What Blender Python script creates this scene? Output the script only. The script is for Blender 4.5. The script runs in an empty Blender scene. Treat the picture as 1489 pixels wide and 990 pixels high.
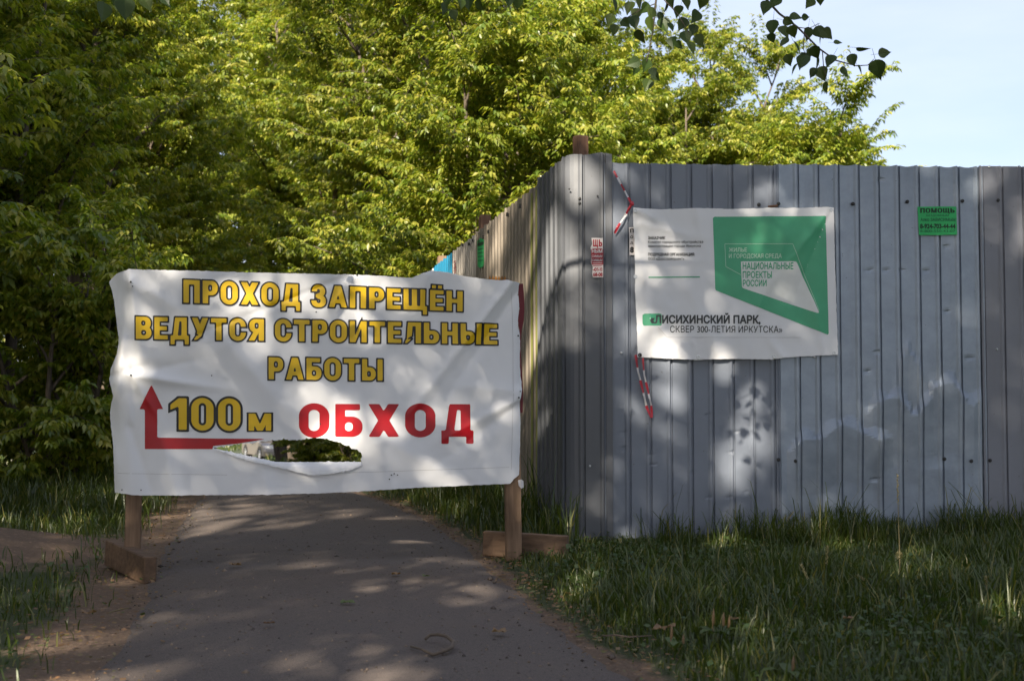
import bpy, bmesh, math, random
import numpy as np
from mathutils import Vector, Matrix, noise as mnoise

# ------------------------------------------------------------------ camera, sky, sun, exposure
SC = bpy.context.scene
COL = SC.collection
CAM_H = 0.78
PITCH = math.radians(2.545)
cam = bpy.data.cameras.new('camera')
cam.sensor_width = 36.0
cam.lens = 43.5
cam.clip_start = 0.05
cam.clip_end = 2000
cam.dof.use_dof = True
cam.dof.focus_distance = 6.0
cam.dof.aperture_fstop = 5.0
camo = bpy.data.objects.new('camera', cam)
COL.objects.link(camo)
camo.location = (0, 0, CAM_H)
camo.rotation_euler = (math.radians(90) + PITCH, 0, 0)
SC.camera = camo

SUN_DIR = Vector((-0.28, -0.82, 0.50)).normalized()      # towards the sun: behind the camera, from the left
SUN_EL = math.asin(SUN_DIR.z)
SUN_ROT = math.atan2(SUN_DIR.x, SUN_DIR.y)
world = bpy.data.worlds.new('World')
SC.world = world
world.use_nodes = True
nt = world.node_tree
bg = nt.nodes['Background']
sky = nt.nodes.new('ShaderNodeTexSky')
sky.sky_type = 'NISHITA'
sky.sun_disc = False
sky.sun_elevation = SUN_EL
sky.sun_rotation = SUN_ROT
sky.air_density = 1.0
sky.dust_density = 2.0
sky.ozone_density = 3.0
# thin high cloud veil all over the sky
tc = nt.nodes.new('ShaderNodeTexCoord')
mp = nt.nodes.new('ShaderNodeMapping'); mp.inputs['Scale'].default_value = (1.2, 1.2, 5.0)
mp.inputs['Rotation'].default_value = (0.1, 0.25, 0.3)
cn = nt.nodes.new('ShaderNodeTexNoise'); cn.inputs['Scale'].default_value = 1.6; cn.inputs['Detail'].default_value = 6
cr = nt.nodes.new('ShaderNodeValToRGB')
cr.color_ramp.elements[0].position = 0.38; cr.color_ramp.elements[0].color = (0.32, 0.32, 0.32, 1)
cr.color_ramp.elements[1].position = 0.72; cr.color_ramp.elements[1].color = (0.70, 0.70, 0.70, 1)
mx = nt.nodes.new('ShaderNodeMixRGB'); mx.inputs[2].default_value = (6.6, 6.8, 7.8, 1)
nt.links.new(tc.outputs['Generated'], mp.inputs[0]); nt.links.new(mp.outputs[0], cn.inputs['Vector'])
nt.links.new(cn.outputs['Fac'], cr.inputs[0]); nt.links.new(cr.outputs[0], mx.inputs[0])
nt.links.new(sky.outputs[0], mx.inputs[1]); nt.links.new(mx.outputs[0], bg.inputs[0])
bg.inputs[1].default_value = 0.062

sl = bpy.data.lights.new('sun', 'SUN')
sl.energy = 5.0
sl.angle = math.radians(0.53)
sl.color = (1.0, 0.89, 0.72)
slo = bpy.data.objects.new('sun', sl)
COL.objects.link(slo)
slo.rotation_euler = SUN_DIR.to_track_quat('Z', 'Y').to_euler()
slo.location = (-20, -20, 25)

SC.view_settings.view_transform = 'Standard'
SC.view_settings.look = 'None'
SC.view_settings.exposure = 1.52
SC.view_settings.gamma = 1.0
SC.cycles.max_bounces = 8
SC.cycles.diffuse_bounces = 3
SC.cycles.transmission_bounces = 4
SC.cycles.transparent_max_bounces = 4
SC.cycles.use_denoising = True

RNG = np.random.default_rng(7)
random.seed(7)

# ------------------------------------------------------------------ helpers
def ray(px, py):
    """direction of a surveyed sight line (photograph measured at 1489 x 990)"""
    dx = (px - 744.5) / 1800.0; dy = (495.0 - py) / 1800.0
    return Vector((dx, math.cos(PITCH) - dy * math.sin(PITCH), math.sin(PITCH) + dy * math.cos(PITCH)))
EYE = Vector((0, 0, CAM_H))
def at(px, py, Y):
    r = ray(px, py); return EYE + r * (Y / r.y)
def on_plane(px, py, p0, n):
    r = ray(px, py); return EYE + r * ((p0 - EYE).dot(n) / r.dot(n))

def tag(o, label=None, cat=None, group=None, kind=None):
    if label: o['label'] = label
    if cat: o['category'] = cat
    if group: o['group'] = group
    if kind: o['kind'] = kind
    return o
def link(name, me, mat=None, parent=None, smooth=False):
    o = bpy.data.objects.new(name, me); COL.objects.link(o)
    if mat is not None and len(me.materials) == 0: me.materials.append(mat)
    if smooth and len(me.polygons): me.polygons.foreach_set('use_smooth', [True] * len(me.polygons))
    if parent is not None: o.parent = parent
    return o
def mesh(name, V, F, mat=None, parent=None, smooth=False):
    me = bpy.data.meshes.new(name)
    me.from_pydata([tuple(v) for v in V], [], [tuple(f) for f in F])
    me.update()
    return link(name, me, mat, parent, smooth)
def np_mesh(name, V, F, attr=None):
    """V (n,3); F (m,k) all faces with k corners"""
    me = bpy.data.meshes.new(name)
    n, m, k = len(V), len(F), F.shape[1]
    me.vertices.add(n); me.vertices.foreach_set('co', np.ascontiguousarray(V, dtype=np.float32).ravel())
    me.loops.add(m * k); me.loops.foreach_set('vertex_index', np.ascontiguousarray(F, dtype=np.int32).ravel())
    me.polygons.add(m)
    me.polygons.foreach_set('loop_start', np.arange(0, m * k, k, dtype=np.int32))
    me.polygons.foreach_set('loop_total', np.full(m, k, dtype=np.int32))
    if attr is not None:
        for an, av in attr.items():
            a = me.attributes.new(an, 'FLOAT', 'POINT'); a.data.foreach_set('value', np.ascontiguousarray(av, dtype=np.float32))
    me.update(calc_edges=True)
    return me
def empty(name, loc=(0, 0, 0)):
    o = bpy.data.objects.new(name, None); COL.objects.link(o); o.location = loc
    o.empty_display_size = 0.1
    return o
def box_vf(c, half, R=None):
    V = []
    for sx in (-1, 1):
        for sy in (-1, 1):
            for sz in (-1, 1):
                v = Vector((sx * half[0], sy * half[1], sz * half[2]))
                if R is not None: v = R @ v
                V.append(Vector(c) + v)
    F = [(0, 1, 3, 2), (4, 6, 7, 5), (0, 4, 5, 1), (2, 3, 7, 6), (0, 2, 6, 4), (1, 5, 7, 3)]
    return V, F
def bevel_box(name, c, half, mat, parent=None, R=None, bev=0.004, jit=0.0, cuts=0):
    bm = bmesh.new()
    V, F = box_vf((0, 0, 0), half)
    vs = [bm.verts.new(v) for v in V]
    for f in F: bm.faces.new([vs[i] for i in f])
    if cuts:
        es = [e for e in bm.edges if abs((e.verts[0].co - e.verts[1].co).length - 2 * max(half)) < 1e-5]
        bmesh.ops.subdivide_edges(bm, edges=es, cuts=cuts, use_grid_fill=True)
    bmesh.ops.bevel(bm, geom=list(bm.edges), offset=bev, segments=1, affect='EDGES', clamp_overlap=True)
    if jit:
        for v in bm.verts:
            v.co += Vector((random.gauss(0, jit), random.gauss(0, jit), random.gauss(0, jit)))
    M = (R.to_4x4() if R is not None else Matrix.Identity(4)); M = Matrix.Translation(Vector(c)) @ M
    bm.transform(M); bmesh.ops.recalc_face_normals(bm, faces=bm.faces)
    me = bpy.data.meshes.new(name); bm.to_mesh(me); bm.free()
    return link(name, me, mat, parent)
def tube_vf(pts, rad, sides=6, cap=True, base=0):
    V = []; F = []
    pts = [Vector(p) for p in pts]
    for i, p in enumerate(pts):
        d = (pts[min(i + 1, len(pts) - 1)] - pts[max(i - 1, 0)])
        d = d.normalized() if d.length > 1e-9 else Vector((0, 0, 1))
        a = d.cross(Vector((0, 0, 1)) if abs(d.z) < 0.9 else Vector((1, 0, 0))).normalized(); b = d.cross(a)
        for k in range(sides):
            t = 2 * math.pi * k / sides
            V.append(p + (a * math.cos(t) + b * math.sin(t)) * rad[i])
    for i in range(len(pts) - 1):
        for k in range(sides):
            k2 = (k + 1) % sides
            F.append((base + i * sides + k, base + i * sides + k2, base + (i + 1) * sides + k2, base + (i + 1) * sides + k))
    if cap:
        F.append(tuple(base + k for k in reversed(range(sides))))
        F.append(tuple(base + (len(pts) - 1) * sides + k for k in range(sides)))
    return V, F
def sstep(a, b, x):
    t = np.clip((x - a) / (b - a), 0, 1); return t * t * (3 - 2 * t)

# smooth value noise for numpy arrays
_NT = np.random.default_rng(3).random((256, 256))
def vnoise(x, y):
    x = np.asarray(x, float); y = np.asarray(y, float)
    xi = np.floor(x).astype(int); yi = np.floor(y).astype(int); fx = x - xi; fy = y - yi
    fx = fx * fx * (3 - 2 * fx); fy = fy * fy * (3 - 2 * fy)
    a = _NT[xi % 256, yi % 256]; b = _NT[(xi + 1) % 256, yi % 256]; c = _NT[xi % 256, (yi + 1) % 256]; d = _NT[(xi + 1) % 256, (yi + 1) % 256]
    return (a * (1 - fx) + b * fx) * (1 - fy) + (c * (1 - fx) + d * fx) * fy
def fbm(x, y, o=3):
    s = 0; a = 0.5
    for k in range(o):
        s = s + a * vnoise(x * 2 ** k + 17.3 * k, y * 2 ** k + 5.1 * k); a *= 0.5
    return s

# ------------------------------------------------------------------ materials
class NM:
    def __init__(self, name):
        self.m = bpy.data.materials.new(name); self.m.use_nodes = True
        self.t = self.m.node_tree; self.p = self.t.nodes['Principled BSDF']
    def n(self, ty, **kw):
        nd = self.t.nodes.new('ShaderNode' + ty)
        for k, v in kw.items(): setattr(nd, k, v)
        return nd
    def l(self, a, b): self.t.links.new(a, b)
    def coords(self, scale=(1, 1, 1), out='Object'):
        tc = self.n('TexCoord'); mp = self.n('Mapping'); mp.inputs['Scale'].default_value = scale
        self.l(tc.outputs[out], mp.inputs[0]); return mp.outputs[0]
    def noise(self, scale, detail=4, vec=None, rough=0.55):
        nd = self.n('TexNoise'); nd.inputs['Scale'].default_value = scale; nd.inputs['Detail'].default_value = detail
        nd.inputs['Roughness'].default_value = rough
        if vec is not None: self.l(vec, nd.inputs['Vector'])
        return nd.outputs['Fac']
    def ramp(self, fac, stops):
        r = self.n('ValToRGB'); e = r.color_ramp.elements
        while len(e) < len(stops): e.new(0.5)
        for i, (p, c) in enumerate(stops):
            e[i].position = p; e[i].color = (*c, 1) if len(c) == 3 else c
        self.l(fac, r.inputs[0]); return r.outputs[0]
    def mix(self, fac, a, b, mode='MIX'):
        x = self.n('MixRGB', blend_type=mode)
        for i, v in ((0, fac), (1, a), (2, b)):
            if isinstance(v, (int, float)): x.inputs[i].default_value = v
            elif isinstance(v, tuple): x.inputs[i].default_value = (*v, 1) if len(v) == 3 else v
            else: self.l(v, x.inputs[i])
        return x.outputs[0]
    def bump(self, h, strength=0.3, dist=0.01):
        b = self.n('Bump'); b.inputs['Strength'].default_value = strength; b.inputs['Distance'].default_value = dist
        self.l(h, b.inputs['Height']); self.l(b.outputs[0], self.p.inputs['Normal'])
    def set(self, **kw):
        for k, v in kw.items():
            s = self.p.inputs[k.replace('_', ' ')]
            if isinstance(v, (int, float)): s.default_value = v
            elif isinstance(v, tuple): s.default_value = (*v, 1) if len(v) == 3 else v
            else: self.l(v, s)
        return self

def m_plain(name, col, rough=0.6, var=0.12, scale=30, metallic=0.0, spec=0.5):
    k = NM(name); v = k.coords()
    f = k.noise(scale, 4, v)
    k.set(Base_Color=k.mix(f, tuple(c * (1 - var) for c in col), tuple(min(1, c * (1 + var)) for c in col)), Roughness=rough, Metallic=metallic)
    k.p.inputs['Specular IOR Level'].default_value = spec
    return k.m

def m_leaf(name, c0, c1, c2, trans=0.4, gloss=0.05):
    k = NM(name); t = k.t
    t.nodes.remove(k.p)
    a = k.n('Attribute'); a.attribute_name = 'var'
    oi = k.n('ObjectInfo')
    base = k.ramp(a.outputs['Fac'], [(0.0, c0), (0.6, c1), (1.0, c2)])
    hs = k.n('HueSaturation'); k.l(base, hs.inputs['Color'])
    mr = k.n('MapRange'); mr.inputs[3].default_value = 0.8; mr.inputs[4].default_value = 1.15
    k.l(oi.outputs['Random'], mr.inputs[0]); k.l(mr.outputs[0], hs.inputs['Value'])
    d = k.n('BsdfDiffuse'); tr = k.n('BsdfTranslucent'); g = k.n('BsdfGlossy'); g.inputs['Roughness'].default_value = 0.42
    k.l(hs.outputs[0], d.inputs[0])
    k.l(k.mix(1.0, hs.outputs[0], (1.4, 1.4, 0.55), 'MULTIPLY'), tr.inputs[0])
    m1 = k.n('MixShader'); m1.inputs[0].default_value = trans; k.l(d.outputs[0], m1.inputs[1]); k.l(tr.outputs[0], m1.inputs[2])
    m2 = k.n('MixShader'); m2.inputs[0].default_value = gloss; k.l(m1.outputs[0], m2.inputs[1]); k.l(g.outputs[0], m2.inputs[2])
    k.l(m2.outputs[0], t.nodes['Material Output'].inputs[0])
    return k.m

M = {}
M['maple'] = m_leaf('maple_leaf', (0.095, 0.155, 0.014), (0.24, 0.285, 0.030), (0.40, 0.38, 0.070), 0.52)
M['poplar'] = m_leaf('poplar_leaf', (0.030, 0.060, 0.012), (0.045, 0.080, 0.018), (0.07, 0.10, 0.02), 0.10, 0.03)
M['grass'] = m_leaf('grass_blade', (0.032, 0.056, 0.008), (0.064, 0.092, 0.013), (0.20, 0.18, 0.055), 0.38, 0.05)
M['cover'] = m_leaf('ground_cover_leaf', (0.030, 0.065, 0.014), (0.050, 0.090, 0.02), (0.09, 0.12, 0.03), 0.3, 0.05)
M['drygrass'] = m_leaf('dry_stalk', (0.20, 0.16, 0.08), (0.30, 0.25, 0.13), (0.42, 0.36, 0.22), 0.25, 0.03)

k = NM('bark'); v = k.coords((1, 1, 0.25))
f = k.noise(26, 6, v, 0.65)
k.set(Base_Color=k.ramp(f, [(0.3, (0.045, 0.035, 0.028)), (0.7, (0.16, 0.125, 0.095))]), Roughness=0.9); k.bump(f, 0.6, 0.02); M['bark'] = k.m

def m_wood(name, dark, light, stretch=(22, 22, 1.6)):
    k = NM(name); v = k.coords(stretch)
    f = k.noise(2.2, 6, v, 0.6); f2 = k.noise(3.0, 3, k.coords())
    c = k.ramp(f, [(0.25, dark), (0.75, light)])
    c = k.mix(k.ramp(f2, [(0.45, (0, 0, 0)), (0.75, (0.6, 0.6, 0.6))]), c, tuple(x * 0.5 for x in dark))
    k.set(Base_Color=c, Roughness=0.85); k.bump(f, 0.5, 0.004); return k.m
M['wood'] = m_wood('weathered_board', (0.11, 0.066, 0.038), (0.28, 0.18, 0.115))
M['woodx'] = m_wood('weathered_foot_board', (0.085, 0.05, 0.03), (0.20, 0.125, 0.078), (1.6, 22, 22))
M['wood_dark'] = m_wood('brown_post_board', (0.10, 0.05, 0.03), (0.21, 0.115, 0.07))

def m_sheet(name, col, rough, metal=0.0, stain=(0.13, 0.11, 0.085), st=0.25, spangle=0.0, warm=None):
    k = NM(name); v = k.coords()
    vs = k.coords((7, 7, 0.7))
    f = k.noise(2.2, 6, vs, 0.6)
    fb = k.noise(1.6, 5, v, 0.6)
    c = k.mix(k.ramp(fb, [(0.3, (0, 0, 0)), (0.7, (1, 1, 1))]), tuple(x * 0.86 for x in col), tuple(x * 1.1 for x in col))
    c = k.mix(k.ramp(f, [(0.55, (0, 0, 0)), (0.8, (st, st, st))]), c, stain)
    if spangle:
        vo = k.n('TexVoronoi'); vo.inputs['Scale'].default_value = 38; k.l(v, vo.inputs['Vector'])
        sp = k.noise(8, 5, v, 0.7)
        c = k.mix(spangle, c, k.mix(1.0, (0.5, 0.5, 0.5), k.ramp(sp, [(0.3, (0.2, 0.2, 0.2)), (0.7, (0.8, 0.8, 0.8))])), 'SOFT_LIGHT')
    # a few small dark chips and scratches
    ch = k.noise(55, 2, v)
    c = k.mix(k.ramp(ch, [(0.73, (0, 0, 0)), (0.77, (0.5, 0.5, 0.5))]), c, (0.06, 0.055, 0.05))
    rr = k.ramp(fb, [(0.2, (rough * 0.85,) * 3), (0.8, (min(1, rough * 1.2),) * 3)])
    k.set(Base_Color=c, Roughness=rr, Metallic=metal)
    k.p.inputs['Specular IOR Level'].default_value = 0.45
    wv = k.noise(5.0, 2, v)
    k.bump(wv, 0.25, 0.012)
    return k.m
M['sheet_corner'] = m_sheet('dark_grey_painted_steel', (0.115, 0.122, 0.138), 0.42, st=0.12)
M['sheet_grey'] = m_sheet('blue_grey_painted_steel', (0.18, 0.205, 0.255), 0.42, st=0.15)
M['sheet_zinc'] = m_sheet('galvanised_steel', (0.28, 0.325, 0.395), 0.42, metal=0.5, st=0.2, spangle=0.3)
M['sheet_right'] = m_sheet('grey_painted_steel', (0.18, 0.19, 0.225), 0.45, st=0.1)
M['sheet_brown'] = m_sheet('stained_grey_steel', (0.25, 0.215, 0.175), 0.6, stain=(0.075, 0.055, 0.035), st=0.8)
M['sheet_pale'] = m_sheet('pale_grey_steel', (0.40, 0.37, 0.335), 0.6, stain=(0.16, 0.13, 0.095), st=0.4)
M['sheet_blue'] = m_sheet('blue_painted_steel', (0.016, 0.17, 0.30), 0.5, st=0.15)
M['sheet_white'] = m_sheet('white_painted_steel', (0.66, 0.62, 0.56), 0.5, st=0.15)
M['sheet_light_blue'] = m_sheet('light_blue_painted_steel', (0.20, 0.42, 0.55), 0.5, st=0.15)
M['lime'] = m_plain('lime_paint', (0.26, 0.27, 0.07), 0.6, 0.25, 12)
M['screw'] = m_plain('dark_screw', (0.02, 0.02, 0.022), 0.5)
M['screw_bright'] = m_plain('bright_screw', (0.55, 0.57, 0.6), 0.3, metallic=0.8)

k = NM('banner_vinyl'); v = k.coords()
f = k.noise(3.0, 5, v); g = k.noise(420, 2, v); sp = k.noise(70, 3, v)
c = k.mix(f, (0.68, 0.69, 0.725), (0.77, 0.78, 0.81))
c = k.mix(k.ramp(sp, [(0.74, (0, 0, 0)), (0.80, (0.35, 0.35, 0.35))]), c, (0.30, 0.27, 0.23))
k.set(Base_Color=c, Roughness=0.48); k.bump(g, 0.08, 0.001); M['vinyl'] = k.m
def m_print(name, col, rough=0.45):
    k = NM(name); v = k.coords(); f = k.noise(14, 4, v)
    k.set(Base_Color=k.mix(f, tuple(c * 0.86 for c in col), tuple(min(1, c * 1.08) for c in col)), Roughness=rough); return k.m
M['yellow'] = m_print('yellow_print', (0.70, 0.45, 0.006))
M['black'] = m_print('black_print', (0.012, 0.012, 0.014))
M['red'] = m_print('red_print', (0.38, 0.003, 0.010))
M['green'] = m_print('green_print', (0.065, 0.37, 0.20))
M['whiteprint'] = m_print('white_print', (0.70, 0.72, 0.71))
M['greyline'] = m_print('grey_print', (0.48, 0.48, 0.50))
M['palegreenline'] = m_print('pale_green_print', (0.42, 0.62, 0.48))
M['darktext'] = m_print('dark_text_print', (0.045, 0.05, 0.055))
M['stickergreen'] = m_print('green_sticker_paper', (0.035, 0.43, 0.13), 0.7)
M['stickertext'] = m_print('sticker_text', (0.012, 0.05, 0.025), 0.7)
M['stickertext2'] = m_print('sticker_small_text', (0.012, 0.16, 0.06), 0.7)
M['paper'] = m_print('white_sticker_paper', (0.62, 0.58, 0.58), 0.7)
M['stickerred'] = m_print('red_sticker_ink', (0.33, 0.02, 0.035), 0.7)
M['tapered'] = m_print('red_tape', (0.48, 0.03, 0.05), 0.4)
M['tapewhite'] = m_print('white_tape', (0.68, 0.66, 0.67), 0.4)
M['darkred'] = m_print('dark_red_cloth', (0.13, 0.012, 0.02), 0.7)
M['orange'] = m_print('orange_paint', (0.32, 0.13, 0.015), 0.7)

# asphalt
k = NM('asphalt'); v = k.coords()
f = k.noise(2.2, 5, v); g = k.noise(260, 3, v, 0.7); s = k.noise(90, 2, v); d = k.noise(0.9, 6, v, 0.65)
c = k.mix(f, (0.054, 0.040, 0.034), (0.084, 0.063, 0.053))
c = k.mix(k.ramp(g, [(0.35, (0, 0, 0)), (0.75, (0.7, 0.7, 0.7))]), c, (0.21, 0.175, 0.155))
c = k.mix(k.ramp(s, [(0.34, (0.55, 0.55, 0.55)), (0.42, (0, 0, 0))]), c, (0.035, 0.031, 0.03))
c = k.mix(k.ramp(d, [(0.52, (0, 0, 0)), (0.72, (0.6, 0.6, 0.6))]), c, (0.125, 0.09, 0.068))
k.set(Base_Color=c, Roughness=0.9); k.bump(g, 0.5, 0.006); M['asphalt'] = k.m
# soil / turf ground
k = NM('soil_and_turf'); v = k.coords()
a = k.n('Attribute'); a.attribute_name = 'dirt'
f = k.noise(5, 6, v, 0.65); g = k.noise(60, 4, v, 0.7); lit = k.noise(34, 3, v, 0.7)
green = k.mix(g, (0.022, 0.032, 0.010), (0.060, 0.075, 0.022))
soil = k.mix(g, (0.085, 0.052, 0.034), (0.20, 0.135, 0.090))
soil = k.mix(k.ramp(lit, [(0.58, (0, 0, 0)), (0.66, (1, 1, 1))]), soil, (0.27, 0.17, 0.11))
ad = k.n('Math', operation='ADD'); k.l(a.outputs['Fac'], ad.inputs[0])
sb = k.n('Math', operation='MULTIPLY_ADD'); k.l(f, sb.inputs[0]); sb.inputs[1].default_value = 1.1; sb.inputs[2].default_value = -0.55
k.l(sb.outputs[0], ad.inputs[1])
k.set(Base_Color=k.mix(k.ramp(ad.outputs[0], [(0.35, (0, 0, 0)), (0.62, (1, 1, 1))]), green, soil), Roughness=0.95)
k.bump(g, 0.7, 0.02); M['ground'] = k.m
M['drypleaf'] = m_leaf('fallen_leaf', (0.16, 0.085, 0.04), (0.24, 0.15, 0.075), (0.10, 0.13, 0.04), 0.2, 0.05)
M['grit'] = m_leaf('grit_stone', (0.05, 0.04, 0.034), (0.13, 0.10, 0.08), (0.24, 0.18, 0.13), 0.0, 0.03)
M['twig'] = m_plain('dead_twig', (0.12, 0.09, 0.068), 0.9, 0.4, 60)
M['carpaint'] = m_plain('silver_beige_car_paint', (0.24, 0.215, 0.195), 0.35, 0.03, metallic=0.4)
M['glass'] = m_plain('dark_car_glass', (0.02, 0.022, 0.025), 0.08)
M['tyre'] = m_plain('tyre_rubber', (0.02, 0.02, 0.02), 0.85)
M['rim'] = m_plain('alloy_rim', (0.55, 0.55, 0.56), 0.3, metallic=0.8)
M['lamp'] = m_plain('headlamp_lens', (0.7, 0.7, 0.72), 0.1)

# ------------------------------------------------------------------ ground and path
LEFT = np.array([(-12, 1.7), (-4, 0.15), (0, -0.50), (3.38, -1.154), (5.1, -1.52), (6.25, -1.77), (7.6, -2.06), (9.68, -2.44), (14, -3.45), (20, -4.75), (40, -9.3), (66, -15.6)])
RIGHT = np.array([(-12, 3.5), (-4, 1.9), (0, 1.10), (3.38, 0.40), (3.85, 0.27), (4.93, 0.04), (6.25, -0.15), (7.5, -0.43), (9.06, -0.86), (9.96, -1.22), (14, -2.05), (20, -3.2), (40, -7.4), (66, -13.4)])
def lx(y): return np.interp(y, LEFT[:, 0], LEFT[:, 1])
def rx(y): return np.interp(y, RIGHT[:, 0], RIGHT[:, 1])
def ground_z(x, y):
    x = np.asarray(x, float); y = np.asarray(y, float)
    z = np.where(y > 10, -0.0485 * (np.minimum(y, 60) - 10), 0.0)
    # soften the start of the slope
    z = z * sstep(9.0, 14.0, y)
    d = np.maximum(lx(y) - x, x - rx(y))
    off = sstep(0.0, 0.5, d)
    z = z + off * (fbm(x * 0.8, y * 0.8) - 0.42) * 0.10 + off * (fbm(x * 4 + 9, y * 4) - 0.42) * 0.025
    z = z + 0.11 * np.exp(-(((x + 2.75) / 0.55) ** 2 + ((y - 6.1) / 0.7) ** 2))            # earth bump beside the path
    z = z + sstep(0.0, 0.25, d) * 0.012
    z = np.where((y > 64), z + 0.02 * (y - 64) * sstep(64, 90, y), z)
    return z
def gz(x, y): return float(ground_z(x, y))
def axis(lo, hi, flo, fhi, fine):
    a = list(np.arange(flo, fhi + 1e-6, fine)); s = fine; x = flo
    left = []
    while x > lo: s *= 1.22; x -= s; left.append(max(x, lo))
    s = fine; x = a[-1]; right = []
    while x < hi: s *= 1.22; x += s; right.append(min(x, hi))
    return np.array(left[::-1] + a + right)
gx = axis(-400, 400, -4.5, 3.6, 0.06); gy = axis(-200, 900, 2.4, 12.0, 0.06)
GX, GY = np.meshgrid(gx, gy)
GZ = ground_z(GX, GY)
dd = np.maximum(lx(GY) - GX, GX - rx(GY))
side_left = GX < (lx(GY) + rx(GY)) / 2
dirt = np.where(side_left, 1.0 - sstep(0.0, 0.50, dd + 0.3 * (fbm(GX * 2, GY * 2) - 0.45)), 1.0 - sstep(-0.06, 0.14, dd + 0.16 * (fbm(GX * 3, GY * 3) - 0.45)))
dirt = np.maximum(dirt, np.exp(-(((GX + 2.6) / 0.75) ** 2 + ((GY - 6.0) / 0.85) ** 2)) * 1.2)
dirt = np.maximum(dirt, 0.85 * (GX < -2.4) * sstep(8.8, 9.8, GY) * (1 - sstep(30, 40, GY)))
dirt = dirt * (1 - sstep(35, 60, GY))
nx, ny = len(gx), len(gy)
idx = np.arange(nx * ny).reshape(ny, nx)
F = np.stack([idx[:-1, :-1], idx[:-1, 1:], idx[1:, 1:], idx[1:, :-1]], -1).reshape(-1, 4)
me = np_mesh('ground', np.stack([GX, GY, GZ - 0.006], -1).reshape(-1, 3), F, {'dirt': dirt.ravel()})
tag(link('ground', me, M['ground'], smooth=True), kind='structure')

ys = np.concatenate([np.arange(-12, 2.4, 0.3), np.arange(2.4, 13, 0.05), np.arange(13, 66, 0.5)])
NC = 13
V = []
for i, y in enumerate(ys):
    l = lx(y) + 0.10 * (fbm(y * 2.3, 3.3) - 0.45) + 0.05 * (fbm(y * 11, 1.3) - 0.45)
    r = rx(y) + 0.12 * (fbm(y * 2.0, 8.3) - 0.45) + 0.06 * (fbm(y * 12, 6.3) - 0.45)
    for j in range(NC):
        t = j / (NC - 1); x = l + (r - l) * t
        z = gz(x, y) + 0.010 + 0.018 * math.sin(math.pi * t) + 0.012 * (float(fbm(x * 1.5, y * 1.5)) - 0.42)
        if j in (0, NC - 1): z = gz(x, y) - 0.015
        V.append((x, y, z))
F = [(i * NC + j, i * NC + j + 1, (i + 1) * NC + j + 1, (i + 1) * NC + j) for i in range(len(ys) - 1) for j in range(NC - 1)]
tag(mesh('path', V, F, M['asphalt'], smooth=True), kind='structure')

# ------------------------------------------------------------------ lettering engine: glyph fields, cut out on a fine grid
def f_poly(pts):
    """convex polygon, counter-clockwise: mitred signed field (positive inside)"""
    P = np.array(pts, float)
    area = np.sum(P[:, 0] * np.roll(P[:, 1], -1) - np.roll(P[:, 0], -1) * P[:, 1])
    if area < 0: P = P[::-1]
    def f(x, y):
        r = None
        for i in range(len(P)):
            a = P[i]; b = P[(i + 1) % len(P)]; e = b - a; L = np.hypot(*e)
            if L < 1e-9: continue
            d = (e[0] * (y - a[1]) - e[1] * (x - a[0])) / L
            r = d if r is None else np.minimum(r, d)
        return r
    return f
def R_(x0, y0, x1, y1): return f_poly([(x0, y0), (x1, y0), (x1, y1), (x0, y1)])
def f_rr(x0, y0, x1, y1, r):
    cx, cy, hx, hy = (x0 + x1) / 2, (y0 + y1) / 2, (x1 - x0) / 2, (y1 - y0) / 2
    r = min(r, hx, hy)
    def f(x, y):
        qx = np.abs(x - cx) - hx + r; qy = np.abs(y - cy) - hy + r
        return -(np.hypot(np.maximum(qx, 0), np.maximum(qy, 0)) + np.minimum(np.maximum(qx, qy), 0) - r)
    return f
def U(*fs): return lambda x, y: np.maximum.reduce([f(x, y) for f in fs])
def SUB(a, b): return lambda x, y: np.minimum(a(x, y), -b(x, y))
def ring(x0, y0, x1, y1, th, tv, r):
    return SUB(f_rr(x0, y0, x1, y1, r), f_rr(x0 + th, y0 + tv, x1 - th, y1 - tv, max(r - min(th, tv), 0.02)))
t, h = 0.25, 0.19
def dag(x0, x1, y0, y1, w): return f_poly([(x0, y0), (x0 + w, y0), (x1 + w, y1), (x1, y1)])
def bowl(y0, y1, w, r=0.28): return ring(0, y0, w, y1, t, h * 0.92, r)
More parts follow.
